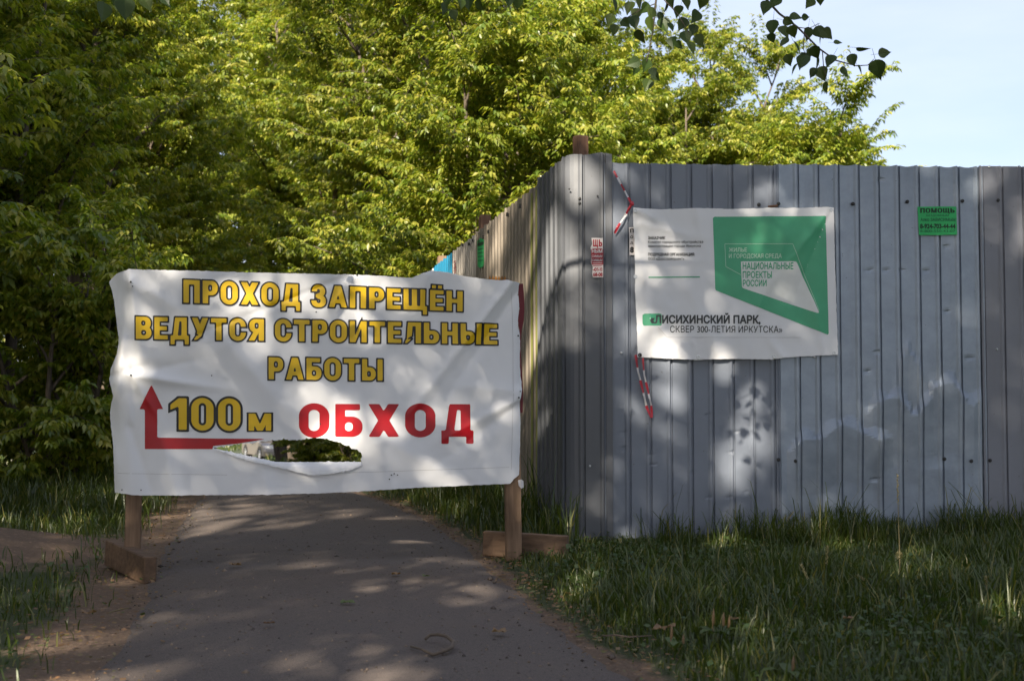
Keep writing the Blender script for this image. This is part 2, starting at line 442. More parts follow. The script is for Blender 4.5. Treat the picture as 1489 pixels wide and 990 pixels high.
GL = {
 'П': (0.74, U(R_(0, 0, t, 1), R_(.49, 0, .74, 1), R_(0, .8, .74, 1))),
 'Р': (0.68, U(R_(0, 0, t, 1), bowl(.36, 1, .68), R_(0, .81, .3, 1), R_(0, .36, .3, .53))),
 'О': (0.78, ring(0, -.02, .78, 1.02, t, .20, .42)),
 'Х': (0.80, U(dag(0, .51, 0, 1, .29), dag(.51, 0, 0, 1, .29))),
 'Д': (0.84, U(R_(0, 0, .84, .19), R_(0, -.22, .19, .1), R_(.65, -.22, .84, .1), R_(.5, 0, .75, 1), dag(.09, .21, 0, 1, .22), R_(.22, .82, .75, 1))),
 'З': (0.66, U(SUB(U(ring(.03, .44, .63, 1.02, .24, .19, .28), ring(0, -.02, .66, .56, .24, .19, .28)), R_(-.2, .29, .27, .71)), R_(.2, .42, .42, .59))),
 'А': (0.82, U(dag(0, .27, 0, 1, .25), f_poly([(.57, 0), (.82, 0), (.55, 1), (.30, 1)]), R_(.17, .19, .65, .37))),
 'Е': (0.62, U(R_(0, 0, t, 1), R_(0, .81, .62, 1), R_(0, .41, .58, .59), R_(0, 0, .62, .19))),
 'Щ': (1.06, U(R_(0, 0, .23, 1), R_(.37, 0, .60, 1), R_(.74, 0, .97, 1), R_(0, 0, 1.0, .19), R_(.87, -.22, 1.06, .19))),
 'Н': (0.74, U(R_(0, 0, t, 1), R_(.49, 0, .74, 1), R_(0, .41, .74, .60))),
 'В': (0.72, U(R_(0, 0, t, 1), ring(0, .43, .69, 1, t, h * .92, .26), ring(0, 0, .72, .58, t, h * .92, .27), R_(0, .82, .3, 1), R_(0, 0, .3, .18), R_(0, .42, .34, .58))),
 'У': (0.76, U(f_poly([(.0, 1), (.27, 1), (.50, .40), (.34, .20)]), f_poly([(.49, 1), (.76, 1), (.44, .15), (.22, .28)]), f_poly([(.03, 0), (.24, 0), (.46, .18), (.32, .34), (.22, .19), (.03, .19)]))),
 'Т': (0.72, U(R_(.235, 0, .485, 1), R_(0, .80, .72, 1))),
 'С': (0.74, SUB(ring(0, -.02, .76, 1.02, t, .20, .40), R_(.47, .37, .9, .63))),
 'Я': (0.72, U(R_(.47, 0, .72, 1), ring(.04, .38, .72, 1, t, h * .9, .28), R_(.4, .82, .72, 1), R_(.4, .38, .72, .55), f_poly([(0, 0), (.28, 0), (.52, .46), (.27, .46)]))),
 'И': (0.78, U(R_(0, 0, .24, 1), R_(.54, 0, .78, 1), f_poly([(.12, 0), (.26, 0), (.66, 1), (.52, 1)]), f_poly([(.1, .0), (.24, .0), (.56, .82), (.54, 1)]))),
 'Л': (0.78, U(R_(.53, 0, .78, 1), R_(.2, .81, .78, 1), f_poly([(.17, 1), (.40, 1), (.36, .35), (.12, .2)]), f_poly([(0, 0), (.14, 0), (.36, .22), (.36, .42), (.16, .35), (.10, .19), (0, .19)]))),
 'Ь': (0.70, U(R_(0, 0, t, 1), ring(0, 0, .70, .62, t, h * .92, .28), R_(0, 0, .3, .18), R_(0, .45, .3, .62))),
 'Ы': (0.96, U(R_(0, 0, .24, 1), ring(0, 0, .64, .62, .23, h * .92, .28), R_(0, 0, .3, .18), R_(0, .45, .3, .62), R_(.72, 0, .96, 1))),
 'Б': (0.70, U(R_(0, 0, t, 1), ring(0, 0, .70, .62, t, h * .92, .28), R_(0, 0, .3, .18), R_(0, .45, .3, .62), R_(0, .81, .64, 1))),
 '1': (0.50, U(R_(.25, 0, .5, 1), f_poly([(.0, .62), (.0, .79), (.25, 1), (.34, 1), (.34, .78)]))),
 '0': (0.68, ring(0, -.02, .68, 1.02, .23, .17, .36)),
 'м': (0.80, U(R_(0, 0, .2, 1), R_(.6, 0, .8, 1), f_poly([(.0, 1), (.24, 1), (.5, .0), (.30, .0)]), f_poly([(.56, 1), (.8, 1), (.5, .0), (.30, .0)]))),
 'М': (0.92, U(R_(0, 0, .24, 1), R_(.68, 0, .92, 1), f_poly([(.0, 1), (.27, 1), (.57, .0), (.35, .0)]), f_poly([(.65, 1), (.92, 1), (.57, .0), (.35, .0)]))),
}
GL['Ё'] = (0.62, U(GL['Е'][1], R_(.08, 1.08, .27, 1.24), R_(.36, 1.08, .55, 1.24)))

def march(F, xs, ys):
    """cells of a sampled field where it is positive, cut along its zero line"""
    V = []; Q = []; cache = {}
    inside = F > 0
    def corner(i, j):
        k = (0, i, j)
        if k not in cache: cache[k] = len(V); V.append((xs[j], ys[i]))
        return cache[k]
    def cut(i, j, i2, j2):
        k = (1, min(i, i2), min(j, j2), i == i2)
        if k not in cache:
            a, b = F[i, j], F[i2, j2]; s = a / (a - b)
            cache[k] = len(V); V.append((xs[j] + (xs[j2] - xs[j]) * s, ys[i] + (ys[i2] - ys[i]) * s))
        return cache[k]
    any_ = inside[:-1, :-1] | inside[1:, :-1] | inside[:-1, 1:] | inside[1:, 1:]
    for i, j in zip(*np.nonzero(any_)):
        cs = [(i, j), (i, j + 1), (i + 1, j + 1), (i + 1, j)]
        poly = []
        for q in range(4):
            a = cs[q]; b = cs[(q + 1) % 4]
            if inside[a]: poly.append(corner(*a))
            if inside[a] != inside[b]: poly.append(cut(*a, *b))
        if len(poly) >= 3: Q.append(poly)
    return V, Q
def quad_map(q):
    """q: top-left, top-right, bottom-right, bottom-left of the cap-height box in survey pixels"""
    (ax, ay), (bx, by), (cx, cy), (dx, dy) = q
    def f(u, v):
        tx, ty = ax + (bx - ax) * u, ay + (by - ay) * u; sx, sy = dx + (cx - dx) * u, dy + (cy - dy) * u
        return sx + (tx - sx) * v, sy + (ty - sy) * v
    return f
def block_text(name, text, q, surf, mat, parent, rows=26, grow=0.0, lift=0.001, gap=0.12, space=0.42):
    adv = []; x = 0
    for ch in text:
        if ch == ' ': x += space - gap; continue
        adv.append((ch, x)); x += GL[ch][0] + gap
    W = x - gap; qm = quad_map(q); AV = []; AF = []
    for ch, x0 in adv:
        w, f = GL[ch]; st = 1.0 / rows; m = grow + 0.05
        xs = np.arange(-m, w + m + st, st) + 0.37 * st; ysv = np.arange(-.24 - m, 1.27 + m + st, st) + 0.31 * st
        XX, YY = np.meshgrid(xs, ysv)
        V, Q = march(f(XX, YY) + grow, xs, ysv)
        b = len(AV)
        for (a, c) in V:
            px, py = qm((a + x0) / W, c); AV.append(surf(px, py, lift))
        AF += [tuple(b + i for i in p) for p in Q]
    return mesh(name, AV, AF, mat, parent, smooth=True)
_dg = None
def font_outline(text):
    c = bpy.data.curves.new('outline', 'FONT'); c.body = text; c.size = 1.0
    o = bpy.data.objects.new('outline', c); COL.objects.link(o)
    dg = bpy.context.evaluated_depsgraph_get(); dg.update()
    cu = o.evaluated_get(dg).to_curve(dg)
    loops = []
    for s in cu.splines:
        bp = s.bezier_points; pts = []
        for i in range(len(bp)):
            a = bp[i]; b = bp[(i + 1) % len(bp)]
            p0, p1, p2, p3 = (np.array(q[:2]) for q in (a.co, a.handle_right, b.handle_left, b.co))
            straight = abs(np.cross(p3 - p0, p1 - p0)) < 1e-6 and abs(np.cross(p3 - p0, p2 - p0)) < 1e-6
            for u in ([0] if straight else [0, .25, .5, .75]):
                pts.append(p0 * (1 - u) ** 3 + 3 * p1 * u * (1 - u) ** 2 + 3 * p2 * u * u * (1 - u) + p3 * u ** 3)
        if len(pts) > 2: loops.append(np.array(pts))
    bpy.data.objects.remove(o); bpy.data.curves.remove(c)
    return loops
def font_text(name, text, q, surf, mat, parent, rows=12, bold=0.0, lift=0.001):
    """ordinary sans lettering: outlines of the built-in font, made bolder by 'bold' (in cap heights)"""
    loops = font_outline(text)
    allp = np.concatenate(loops)
    x0, x1 = allp[:, 0].min(), allp[:, 0].max()
    cap = 0.73
    S = [(l[i], l[(i + 1) % len(l)]) for l in loops for i in range(len(l))]
    A = np.array([s[0] for s in S]) / cap; B = np.array([s[1] for s in S]) / cap
    LMIN = np.concatenate([np.full(len(l), l[:, 0].min()) for l in loops]) / cap; LMAX = np.concatenate([np.full(len(l), l[:, 0].max()) for l in loops]) / cap
    x0 /= cap; x1 /= cap
    st = 1.0 / rows
    xs = np.arange(x0 - 0.15, x1 + 0.15, st); ysv = np.arange(-0.35, 1.35, st) + 0.3 * st
    Fd = np.full((len(ysv), len(xs)), -1.0)
    for ci in range(0, len(xs), 24):
        xa, xb = xs[ci], xs[min(ci + 24, len(xs) - 1)]
        near = (np.maximum(A[:, 0], B[:, 0]) > xa - .3) & (np.minimum(A[:, 0], B[:, 0]) < xb + .3)
        if not near.any(): continue
        # the winding count takes the whole outlines near this strip
        nearw = (LMAX > xa - 0.3) & (LMIN < xb + 0.3)
        XX, YY = np.meshgrid(xs[ci:ci + 24], ysv); P = np.stack([XX.ravel(), YY.ravel()], -1)
        a, b = A[near], B[near]; e = b - a; L2 = np.maximum((e ** 2).sum(-1), 1e-12)
        rel = P[:, None, :] - a[None]
        tt = np.clip((rel * e[None]).sum(-1) / L2, 0, 1)
        dist = np.sqrt((((rel - tt[..., None] * e[None])) ** 2).sum(-1)).min(1)
        a, b = A[nearw], B[nearw]
        y = P[:, 1][:, None]; up = (a[:, 1] <= y) & (b[:, 1] > y); dn = (a[:, 1] > y) & (b[:, 1] <= y)
        with np.errstate(divide='ignore', invalid='ignore'):
            xi = a[:, 0] + (y - a[:, 1]) / (b[:, 1] - a[:, 1]) * (b[:, 0] - a[:, 0])
        right = xi > P[:, 0][:, None]
        wn = (up & right).sum(1) - (dn & right).sum(1)
        Fd[:, ci:ci + 24] = np.where(wn != 0, dist, -dist).reshape(XX.shape)
    V, Q = march(Fd + bold, xs, ysv)
    qm = quad_map(q); W = x1 - x0
    AV = [surf(*qm((a - x0) / W, c), lift) for a, c in V]
    return mesh(name, AV, Q, mat, parent, smooth=True)
def flat_shape(name, polys, surf, mat, parent, lift=0.001, step=4.0):
    """flat printed shape given by convex polygons in survey pixels, cut on a fine grid so that it follows its cloth"""
    f = U(*[f_poly([(x, -y) for x, y in p]) for p in polys])
    al = np.array([q for p in polys for q in p])
    xs = np.arange(al[:, 0].min() - step, al[:, 0].max() + 2 * step, step) + .13; ysv = np.arange(-al[:, 1].max() - step, -al[:, 1].min() + 2 * step, step) + .17
    XX, YY = np.meshgrid(xs, ysv)
    V, Q = march(f(XX, YY), xs, ysv)
    return mesh(name, [surf(a, -c, lift) for a, c in V], Q, mat, parent, smooth=True)
def line_shape(name, pts, width, surf, mat, parent, lift=0.001, step=8.0):
    V = []; F = []
    for (a, b) in zip(pts[:-1], pts[1:]):
        a = Vector(a); b = Vector(b); d = b - a; n = max(2, int(d.length / step)); w = Vector((-d.y, d.x)).normalized() * width / 2
        o = len(V)
        for i in range(n + 1):
            p = a + d * (i / n); V += [surf(*(p + w), lift), surf(*(p - w), lift)]
        F += [(o + 2 * i, o + 2 * i + 2, o + 2 * i + 3, o + 2 * i + 1) for i in range(n)]
    return mesh(name, V, F, mat, parent)

# ------------------------------------------------------------------ corrugated steel hoarding
CORNER = Vector((0.285, 6.62, 0))
ANG = math.radians(4.6)
RD = Vector((math.cos(ANG), math.sin(ANG), 0)); RN = Vector((math.sin(ANG), -math.cos(ANG), 0))     # right run: along, towards the viewer
LD = Vector((-0.197, 1, 0)).normalized(); LN = Vector((-LD.y, LD.x, 0))                              # left run: along (away), towards the path
PITCHW = 0.1135
PROF = [(0.0, 0.0), (0.024, 0.0), (0.048, 0.0), (0.071, 0.0), (0.081, 0.008), (0.091, 0.009), (0.0935, -0.010), (0.1045, -0.011), (0.1085, 0.0)]  # deep groove added to each rib so it shades into a dark line
def s_right(px):
    p = on_plane(px, 500, CORNER, RN); return (p - CORNER).dot(RD)
def fence_sheet(name, s0, s1, D, N, z0, z1, mat, parent, lift=0.0, rows=10, dent=None, phase=0.0, top=None, bend=None):
    cols = []
    k0 = int(math.floor((s0 - phase) / PITCHW)) - 1
    for k in range(k0, int((s1 - phase) / PITCHW) + 2):
        for (a, d) in PROF:
            s = phase + k * PITCHW + a
            if s0 < s < s1: cols.append((s, d))
    cols = [(s0, cols[0][1] if False else 0.0)] + cols + [(s1, 0.0)]
    V = []
    for i in range(rows + 1):
        v = i / rows
        for s, d in cols:
            zt = z1 + (top(s) if top else 0.0); zb = z0(s) if callable(z0) else z0
            z = zb + (zt - zb) * v
            dd = d + lift
            if dent: dd += dent(s, z)
            base = bend(s) if bend else (CORNER + D * s, N)
            V.append(base[0] + base[1] * dd + Vector((0, 0, z)))
    n = len(cols)
    F = [(i * n + j, i * n + j + 1, (i + 1) * n + j + 1, (i + 1) * n + j) for i in range(rows) for j in range(n - 1)]
    me_o = mesh(name, V, F, mat, parent)
    return me_o

def crease(poly, amp, fall):
    """sheet pushed in below a kinked line, springing back over 'fall' metres"""
    P = np.array(poly)
    def f(s, z):
        if s < P[0, 0] or s > P[-1, 0]: return 0.0
        zz = np.interp(s, P[:, 0], P[:, 1]); e = min(1.0, min(s - P[0, 0], P[-1, 0] - s) / 0.06)
        d = zz - z
        w_ = 0.020 + 0.05 * abs(math.sin(s * 23.0))
        if d < -w_: return 0.0
        if d < 0: return 0.75 * amp * e * (d + w_) / w_
        return 0.75 * amp * e * max(0.0, 1 - d / fall)
    return f
def sz(px, py):
    p = on_plane(px, py, CORNER, RN); return ((p - CORNER).dot(RD), p.z)
CR = [crease([sz(*p) for p in [(1143, 662), (1166, 640), (1196, 637), (1222, 616), (1250, 627), (1276, 640), (1296, 636)]], 0.019, 0.30),
      crease([sz(*p) for p in [(1256, 608), (1274, 585), (1302, 576), (1330, 606), (1352, 580), (1356, 562), (1384, 556), (1412, 592), (1430, 574)]], 0.022, 0.38),
      crease([sz(*p) for p in [(1300, 560), (1318, 505), (1345, 548)]], 0.016, 0.30),
      crease([sz(*p) for p in [(1328, 690), (1358, 682), (1388, 678)]], 0.004, 0.12)]
PITS = [sz(*p) for p in [(1264, 393), (1287, 393), (1310, 393), (1376, 359), (1345, 394), (1279, 262), (1376, 453), (1409, 520), (1276, 512), (1272, 697), (1226, 748), (1260, 540)]]
def zinc_dent(s, z):
    d = sum(c(s, z) for c in CR)
    for a, b in PITS:
        q = ((s - a) / 0.016) ** 2 + ((z - b) / 0.010) ** 2
        if q < 6: d -= 0.006 * math.exp(-q)
    d += 0.006 * (float(fbm(s * 2.2, z * 1.6)) - 0.42)
    return d
GPIT = [sz(*p) for p in [(907, 630), (908, 652), (946, 660), (949, 675), (1029, 604), (1064, 657), (1032, 722), (1060, 722), (1007, 688), (1070, 628), (1086, 716)]]
def grey_dent(s, z):
    d = 0.005 * (float(fbm(s * 2.0 + 5, z * 1.3)) - 0.42)
    for a, b in GPIT:
        q = ((s - a) / 0.014) ** 2 + ((z - b) / 0.008) ** 2
        if q < 6: d -= 0.006 * math.exp(-q)
    return d
def soft_dent(s, z): return 0.007 * (float(fbm(s * 2.0 + 31, z * 1.2)) - 0.42)

fr = empty('steel_fence', CORNER)
tag(fr, 'grey corrugated steel fence run facing the lawn, with the white and green poster', 'fence')
def place(o):   # parent without moving
    o.location = o.location - fr.location; return o
ZT = 2.035
sA, sB, sC = s_right(890), s_right(1131), s_right(1426)
WR = 0.10                                # how far the corner sheet wraps back along the left run
def bend(s):
    # s > 0 along the right run, s < 0 back along the left run, round corner of radius 0.07
    r = 0.09
    if s >= r: return (CORNER + RD * s, RN)
    if s <= -r: return (CORNER - LD * s, LN)
    u = (s + r) / (2 * r)
    p0 = CORNER + LD * r; p1 = CORNER; p2 = CORNER + RD * r
    p = p0 * (1 - u) ** 2 + p1 * 2 * u * (1 - u) + p2 * u * u
    return (p, (LN * (1 - u) + RN * u).normalized())
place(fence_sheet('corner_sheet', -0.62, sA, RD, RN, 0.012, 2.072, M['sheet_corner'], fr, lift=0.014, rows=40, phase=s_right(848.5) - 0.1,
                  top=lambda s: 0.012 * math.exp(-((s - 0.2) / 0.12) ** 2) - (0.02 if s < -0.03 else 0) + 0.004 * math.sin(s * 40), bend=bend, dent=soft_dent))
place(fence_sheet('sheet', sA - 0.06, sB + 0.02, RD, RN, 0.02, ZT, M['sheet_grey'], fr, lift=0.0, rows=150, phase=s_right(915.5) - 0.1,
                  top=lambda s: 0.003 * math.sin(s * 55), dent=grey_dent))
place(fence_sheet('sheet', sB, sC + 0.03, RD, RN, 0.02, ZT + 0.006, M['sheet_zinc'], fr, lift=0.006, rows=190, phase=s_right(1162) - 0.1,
                  top=lambda s: 0.004 * math.sin(s * 55 + 1), dent=zinc_dent))
place(fence_sheet('sheet', sC, sC + 1.16, RD, RN, 0.02, ZT + 0.012, M['sheet_right'], fr, lift=0.012, rows=30, phase=s_right(1460) - 0.1, dent=soft_dent))
for k in range(2):
    place(fence_sheet('sheet', sC + 1.14 * (k + 1), sC + 1.14 * (k + 2) + 0.02, RD, RN, 0.02, ZT + 0.01, M[('sheet_grey', 'sheet_zinc')[k]], fr, lift=0.012 - 0.006 * (k + 1), rows=10, dent=soft_dent))
def screw(px, py, mat='screw', r=0.0085, parent=fr, lift=0.010):
    p = on_plane(px, py, CORNER, RN) + RN * lift
    Rm = Matrix((RD, Vector((0, 0, 1)), RN)).transposed()
    V = []; n = 8
    for d, rr in ((0, r * 1.25), (0.003, r * 1.25), (0.004, r * 0.8), (0.009, r * 0.7)):
        for i in range(n):
            a = 2 * math.pi * i / n; V.append(p + Rm @ Vector((rr * math.cos(a), rr * math.sin(a), d)))
    F = [(q * n + i, q * n + (i + 1) % n, (q + 1) * n + (i + 1) % n, (q + 1) * n + i) for q in range(3) for i in range(n)] + [tuple(range(3 * n, 4 * n))]
    return place(mesh('screw', V, F, M[mat], parent))
for px, py in [(1103, 298), (1131, 297), (1239, 297), (1318, 294), (1398, 293), (1450, 292), (1156, 670), (1411, 670), (1438, 669), (1372, 667), (1131, 668)]:
    screw(px, py, lift=0.014 if px > 1130 else 0.008)
for px, py in [(842, 290), (842, 296.5), (827, 276), (868, 286)]: screw(px, py, r=0.007 if px == 842 else 0.004, lift=0.022)
for px, py in [(857, 677), (1437, 243), (1480, 243), (1448, 508), (903, 513), (1183, 519)]: screw(px, py, 'screw_bright', 0.005, lift=0.02 if px < 900 else 0.014)
# rails and posts behind the sheets
for zc in (0.42, 1.78):
    c = CORNER + RD * 2.6 - RN * 0.05 + Vector((0, 0, zc))
    place(bevel_box('rail', c, (2.5, 0.02, 0.035), M['wood_dark'], fr, Matrix.Rotation(ANG, 3, 'Z')))
for s, zt in ((0.10, 2.20), (1.72, 1.98), (3.4, 1.98)):
    c = CORNER + RD * s - RN * 0.105; c.z = zt / 2 - 0.1
    place(bevel_box('fence_post', c, (0.034, 0.03, zt / 2 + 0.1), M['wood_dark'], fr, Matrix.Rotation(ANG + 0.5, 3, 'Z')))
# a bit of wood sticking out over the poster
p = on_plane(1122, 301, CORNER, RN) + RN * 0.025
place(bevel_box('wood_peg', p, (0.026, 0.008, 0.006), M['wood_dark'], fr, Matrix.Rotation(ANG, 3, 'Z') @ Matrix.Rotation(-0.12, 3, 'Y'), 0.002))

fl = empty('steel_fence', CORNER + LD * 0.6)
tag(fl, 'long stained corrugated steel fence run receding along the path, with a blue sheet', 'fence')
def placel(o): o.location = o.location - fl.location; return o
def zb_left(s):
    p = CORNER + LD * s; return gz(p.x - 0.05, p.y) - 0.01
bounds = [0.56, 1.72, 2.90, 4.10, 5.20, 6.05, 7.2, 8.3, 9.4, 10.5]
mats = ['sheet_brown', 'sheet_brown', 'sheet_pale', 'sheet_blue', 'sheet_white', 'sheet_light_blue', 'sheet_pale', 'sheet_white', 'sheet_pale']
bounds = [0.56, 1.68, 2.85, 4.12, 5.28, 6.30, 7.3, 8.4, 9.5, 10.6]
for i, mname in enumerate(mats):
    zt = 2.03 - 0.006 * i
    placel(fence_sheet('sheet', bounds[i], bounds[i + 1] + 0.03, LD, LN, zb_left, zt - 0.0, M[mname], fl, lift=0.004 * (i % 2), rows=16, dent=soft_dent,
                       top=lambda s, i=i: 0.006 * math.sin(s * 31 + i) - 0.012 * max(0, s - 5)))
for a in (0.66, 0.80):     # lime paint runs
    placel(fence_sheet('paint_stripe', a, a + 0.055, LD, LN, 0.06, 2.0, M['lime'], fl, lift=0.0065, rows=16, dent=soft_dent))
for s, zt, mt in ((2.95, 2.17, 'wood_dark'), (5.35, 2.12, 'wood'), (8.0, 2.05, 'wood')):
    c = CORNER + LD * s - LN * 0.075; c.z = zt / 2 - 0.2
    placel(bevel_box('fence_post', c, (0.05, 0.04, zt / 2 + 0.2), M[mt], fl, Matrix.Rotation(math.atan2(LD.y, LD.x), 3, 'Z')))
for zc in (0.4, 1.75):
    c = CORNER + LD * 5.4 - LN * 0.035 + Vector((0, 0, zc))
    placel(bevel_box('rail', c, (5.0, 0.018, 0.03), M['wood_dark'], fl, Matrix.Rotation(math.atan2(LD.y, LD.x), 3, 'Z')))
def left_surf(px, py, lift):
    return on_plane(px, py, CORNER, LN) + LN * (lift + 0.016)
for px, py in [(700, 352), (713, 337), (741, 312), (690, 350), (685, 355), (675, 356), (706, 345), (760, 300)]:
    p = left_surf(px, py, 0.0)
    V, F = box_vf(p, (0.006, 0.012, 0.012), Matrix.Rotation(math.atan2(LN.y, LN.x), 3, 'Z'))
    placel(mesh('bolt', V, F, M['screw'], fl))

# ------------------------------------------------------------------ banner on two wooden stands
BA = Vector((-1.754, 5.40, 0)); BB = Vector((0.042, 5.85, 0))
BD = (BB - BA).normalized(); BN = Vector((BD.y, -BD.x, 0))
def ridge(p0, p1, width, amp, taper=(1.0, 0.2)):
    p0 = np.array(p0, float); p1 = np.array(p1, float); e = p1 - p0; L = np.hypot(*e)
    def f(x, y):
        t_ = ((x - p0[0]) * e[0] + (y - p0[1]) * e[1]) / L / L
        d = ((x - p0[0]) * e[1] - (y - p0[1]) * e[0]) / L
        tt = min(max(t_, 0), 1); w = taper[0] + (taper[1] - taper[0]) * tt
        edge = 1.0
        if t_ < 0: edge = math.exp(-(t_ * L / 14) ** 2)
        if t_ > 1: edge = math.exp(-((t_ - 1) * L / 22) ** 2)
        return amp * w * edge * math.exp(-(abs(d) / (0.8 * width)) ** 1.4)
    return f
FOLDS = [ridge((742, 412), (612, 580), 9, 0.014, (0.9, 0.5)), ridge((748, 430), (660, 560), 8, -0.008, (0.8, 0.4)),
         ridge((518, 397), (300, 482), 4.5, -0.006, (0.9, 0.5)), ridge((518, 397), (420, 520), 14, 0.007, (1, 0.2)),
         ridge((190, 545), (330, 566), 9, 0.018, (1, 0.1)), ridge((190, 545), (300, 520), 9, -0.011, (1, 0.1)),
         ridge((192, 548), (225, 600), 7, 0.012, (1, 0.2)), ridge((192, 548), (196, 600), 5, -0.012, (1, 0.3)),
         ridge((190, 410), (205, 520), 10, 0.012, (0.8, 0.6)), ridge((192, 412), (300, 470), 14, 0.009, (1, 0.1)),
         ridge((178, 500), (172, 560), 9, 0.016, (0.8, 0.8)), ridge((165, 545), (200, 535), 7, -0.012, (1, 0.5)),
         ridge((190, 625), (215, 700), 12, -0.008, (1, 0.5)), ridge((755, 580), (640, 640), 9, 0.009, (1, 0.2)),
         ridge((755, 585), (600, 700), 10, -0.006, (1, 0.2)), ridge((757, 570), (640, 560), 14, 0.006, (1, 0.1)),
         ridge((330, 500), (420, 600), 26, 0.010, (0.8, 0.6)), ridge((460, 560), (560, 660), 22, 0.008, (0.6, 0.6)),
         ridge((620, 402), (600, 470), 16, 0.010, (1, 0.2)), ridge((560, 640), (650, 690), 16, 0.006, (0.6, 0.6)),
         ridge((240, 660), (256, 716), 14, 0.008, (0.5, 1)), ridge((380, 670), (390, 716), 18, 0.007, (0.4, 1)), ridge((560, 680), (566, 708), 20, 0.006, (0.6, 1))]
def cloth_w(x, y):
    w = 1.6 * sum(f(x, y) for f in FOLDS)
    w += 0.020 * (float(fbm(x / 150.0 + 3, y / 120.0 + 8)) - 0.44) + 0.005 * (float(fbm(x / 38.0, y / 45.0)) - 0.44)
    e = max(0.0, 190 - x); w -= 0.00004 * e * e + 0.0005 * e * (1 if x < 190 else 0)        # turned back round the left post
    w += 0.010 * math.exp(-((x - 165) / 8.0) ** 2) * math.sin(y / 17.0)
    e = max(0.0, x - 742); w -= 0.00006 * e * e
    w += 0.012 * math.sin(math.pi * min(max((x - 190) / 550.0, 0), 1))
    return w
def banner_surf(px, py, lift=0.0):
    return on_plane(px, py, BA, BN) + BN * (cloth_w(px, py) + lift + 0.004)
OUT = [(157, 408), (168, 397), (188, 391.5), (240, 393), (300, 394.5), (380, 397), (450, 398.5), (517, 400), (560, 402), (598, 404.5), (612, 398), (626, 394), (650, 396), (675, 402), (705, 406), (728, 408), (737, 407), (744, 409.5), (755.5, 411.5),
       (754, 425), (756, 450), (757, 500), (759, 540), (759.5, 566), (756, 582), (757.5, 620), (756, 660), (755, 690), (747, 696), (741, 703), (690, 705), (600, 709), (520, 714), (440, 717.5), (360, 719), (280, 719.5), (200, 720), (166, 716.5),
       (165, 690), (164, 650), (160, 620), (158.5, 600), (161, 585), (164, 575), (159, 560), (157, 550), (160, 535), (169, 515), (172, 495), (168, 460), (164, 430)]
HOLE = [(309, 651), (345, 645.5), (380, 641.5), (414, 638.5), (419, 640), (432, 639.5), (445, 638), (458, 636.2), (466, 636.4), (478, 639), (490, 642), (503, 648), (515, 653), (524, 658), (525.5, 664), (525, 671), (470, 671.3), (420, 671.5), (400, 671), (372, 665), (345, 659), (325, 654.5)]
def densify(P, st=4.0, jit=0.0):
    out = []
    for a, b in zip(P, P[1:] + P[:1]):
        L = math.hypot(b[0] - a[0], b[1] - a[1]); n = max(1, int(L / st))
        for i in range(n): out.append((a[0] + (b[0] - a[0]) * i / n + random.gauss(0, jit), a[1] + (b[1] - a[1]) * i / n + random.gauss(0, jit)))
    return out
def cut_sheet(name, outer, holes, surf, mat, parent, step=3.4):
    bm = bmesh.new()
    edges = []
    for P in [outer] + holes:
        vs = [bm.verts.new((x, -y, 0)) for x, y in P]
        edges += [bm.edges.new((vs[i], vs[(i + 1) % len(vs)])) for i in range(len(vs))]
    bmesh.ops.triangle_fill(bm, use_beauty=True, use_dissolve=False, edges=edges)
    xs = [p[0] for p in outer]; ysv = [-p[1] for p in outer]
    for lo, hi, nrm in ((min(xs), max(xs), (1, 0, 0)), (min(ysv), max(ysv), (0, 1, 0))):
        c = lo + step
        while c < hi - step * 0.3:
            bmesh.ops.bisect_plane(bm, geom=bm.verts[:] + bm.edges[:] + bm.faces[:], dist=1e-4, plane_co=(c, c, 0), plane_no=nrm)
            c += step
    for v in bm.verts: v.co = surf(v.co.x, -v.co.y, 0.0)
    bmesh.ops.recalc_face_normals(bm, faces=bm.faces)
    me = bpy.data.meshes.new(name); bm.to_mesh(me); bm.free()
    return link(name, me, mat, parent, True)
def area(P): return sum(a[0] * b[1] - b[0] * a[1] for a, b in zip(P, P[1:] + P[:1]))
bn = empty('banner'); tag(bn, 'large torn white banner with yellow and red lettering strung between two wooden posts', 'banner')
cut_sheet('cloth', densify(OUT, 4.0, 0.25), [densify(HOLE, 2.6, 0.75)], banner_surf, M['vinyl'], bn)
# torn flap folded forward and hanging below the hole
TOPC = [(310, 651.5), (325, 654.5), (345, 659), (372, 665), (400, 671), (420, 671.5), (470, 671.3), (524.5, 671)]
BOTC = [(310, 652.0), (327, 658.5), (346, 665), (366, 671), (386, 675), (410, 681), (440, 688), (456, 690.5), (482, 688), (505, 684), (524.5, 677)]
def curve_at(P, x): return float(np.interp(x, [p[0] for p in P], [p[1] for p in P]))
V = []; F = []; xs = np.linspace(310.5, 524.5, 90); nv = 9
for x in xs:
    a = curve_at(TOPC, x); b = curve_at(BOTC, x) + 1.3 * math.sin(x * 0.9) * random.random() + random.gauss(0, 0.35)
    for j in range(nv):
        u = j / (nv - 1); y = a + (b - a) * u
        out = 0.002 + 0.018 * math.sin(min(u * 1.9, 1.57)) * min(1, (b - a) / 14.0)
        V.append(banner_surf(x, y, out))
F = [(i * nv + j, (i + 1) * nv + j, (i + 1) * nv + j + 1, i * nv + j + 1) for i in range(len(xs) - 1) for j in range(nv - 1)]
mesh('torn_flap', V, F, M['vinyl'], bn, True)
def outlined(text, q, gap=0.13, space=0.5, rows=24):
    block_text('letter_outline', text, q, banner_surf, M['black'], bn, rows=rows, grow=0.066, lift=0.0025, gap=gap, space=space)
    block_text('lettering', text, q, banner_surf, M['yellow'], bn, rows=rows, grow=-0.004, lift=0.0045, gap=gap, space=space)
outlined('ПРОХОД ЗАПРЕЩЁН', [(266.5, 407), (672, 424), (672, 453), (266.5, 440.5)])
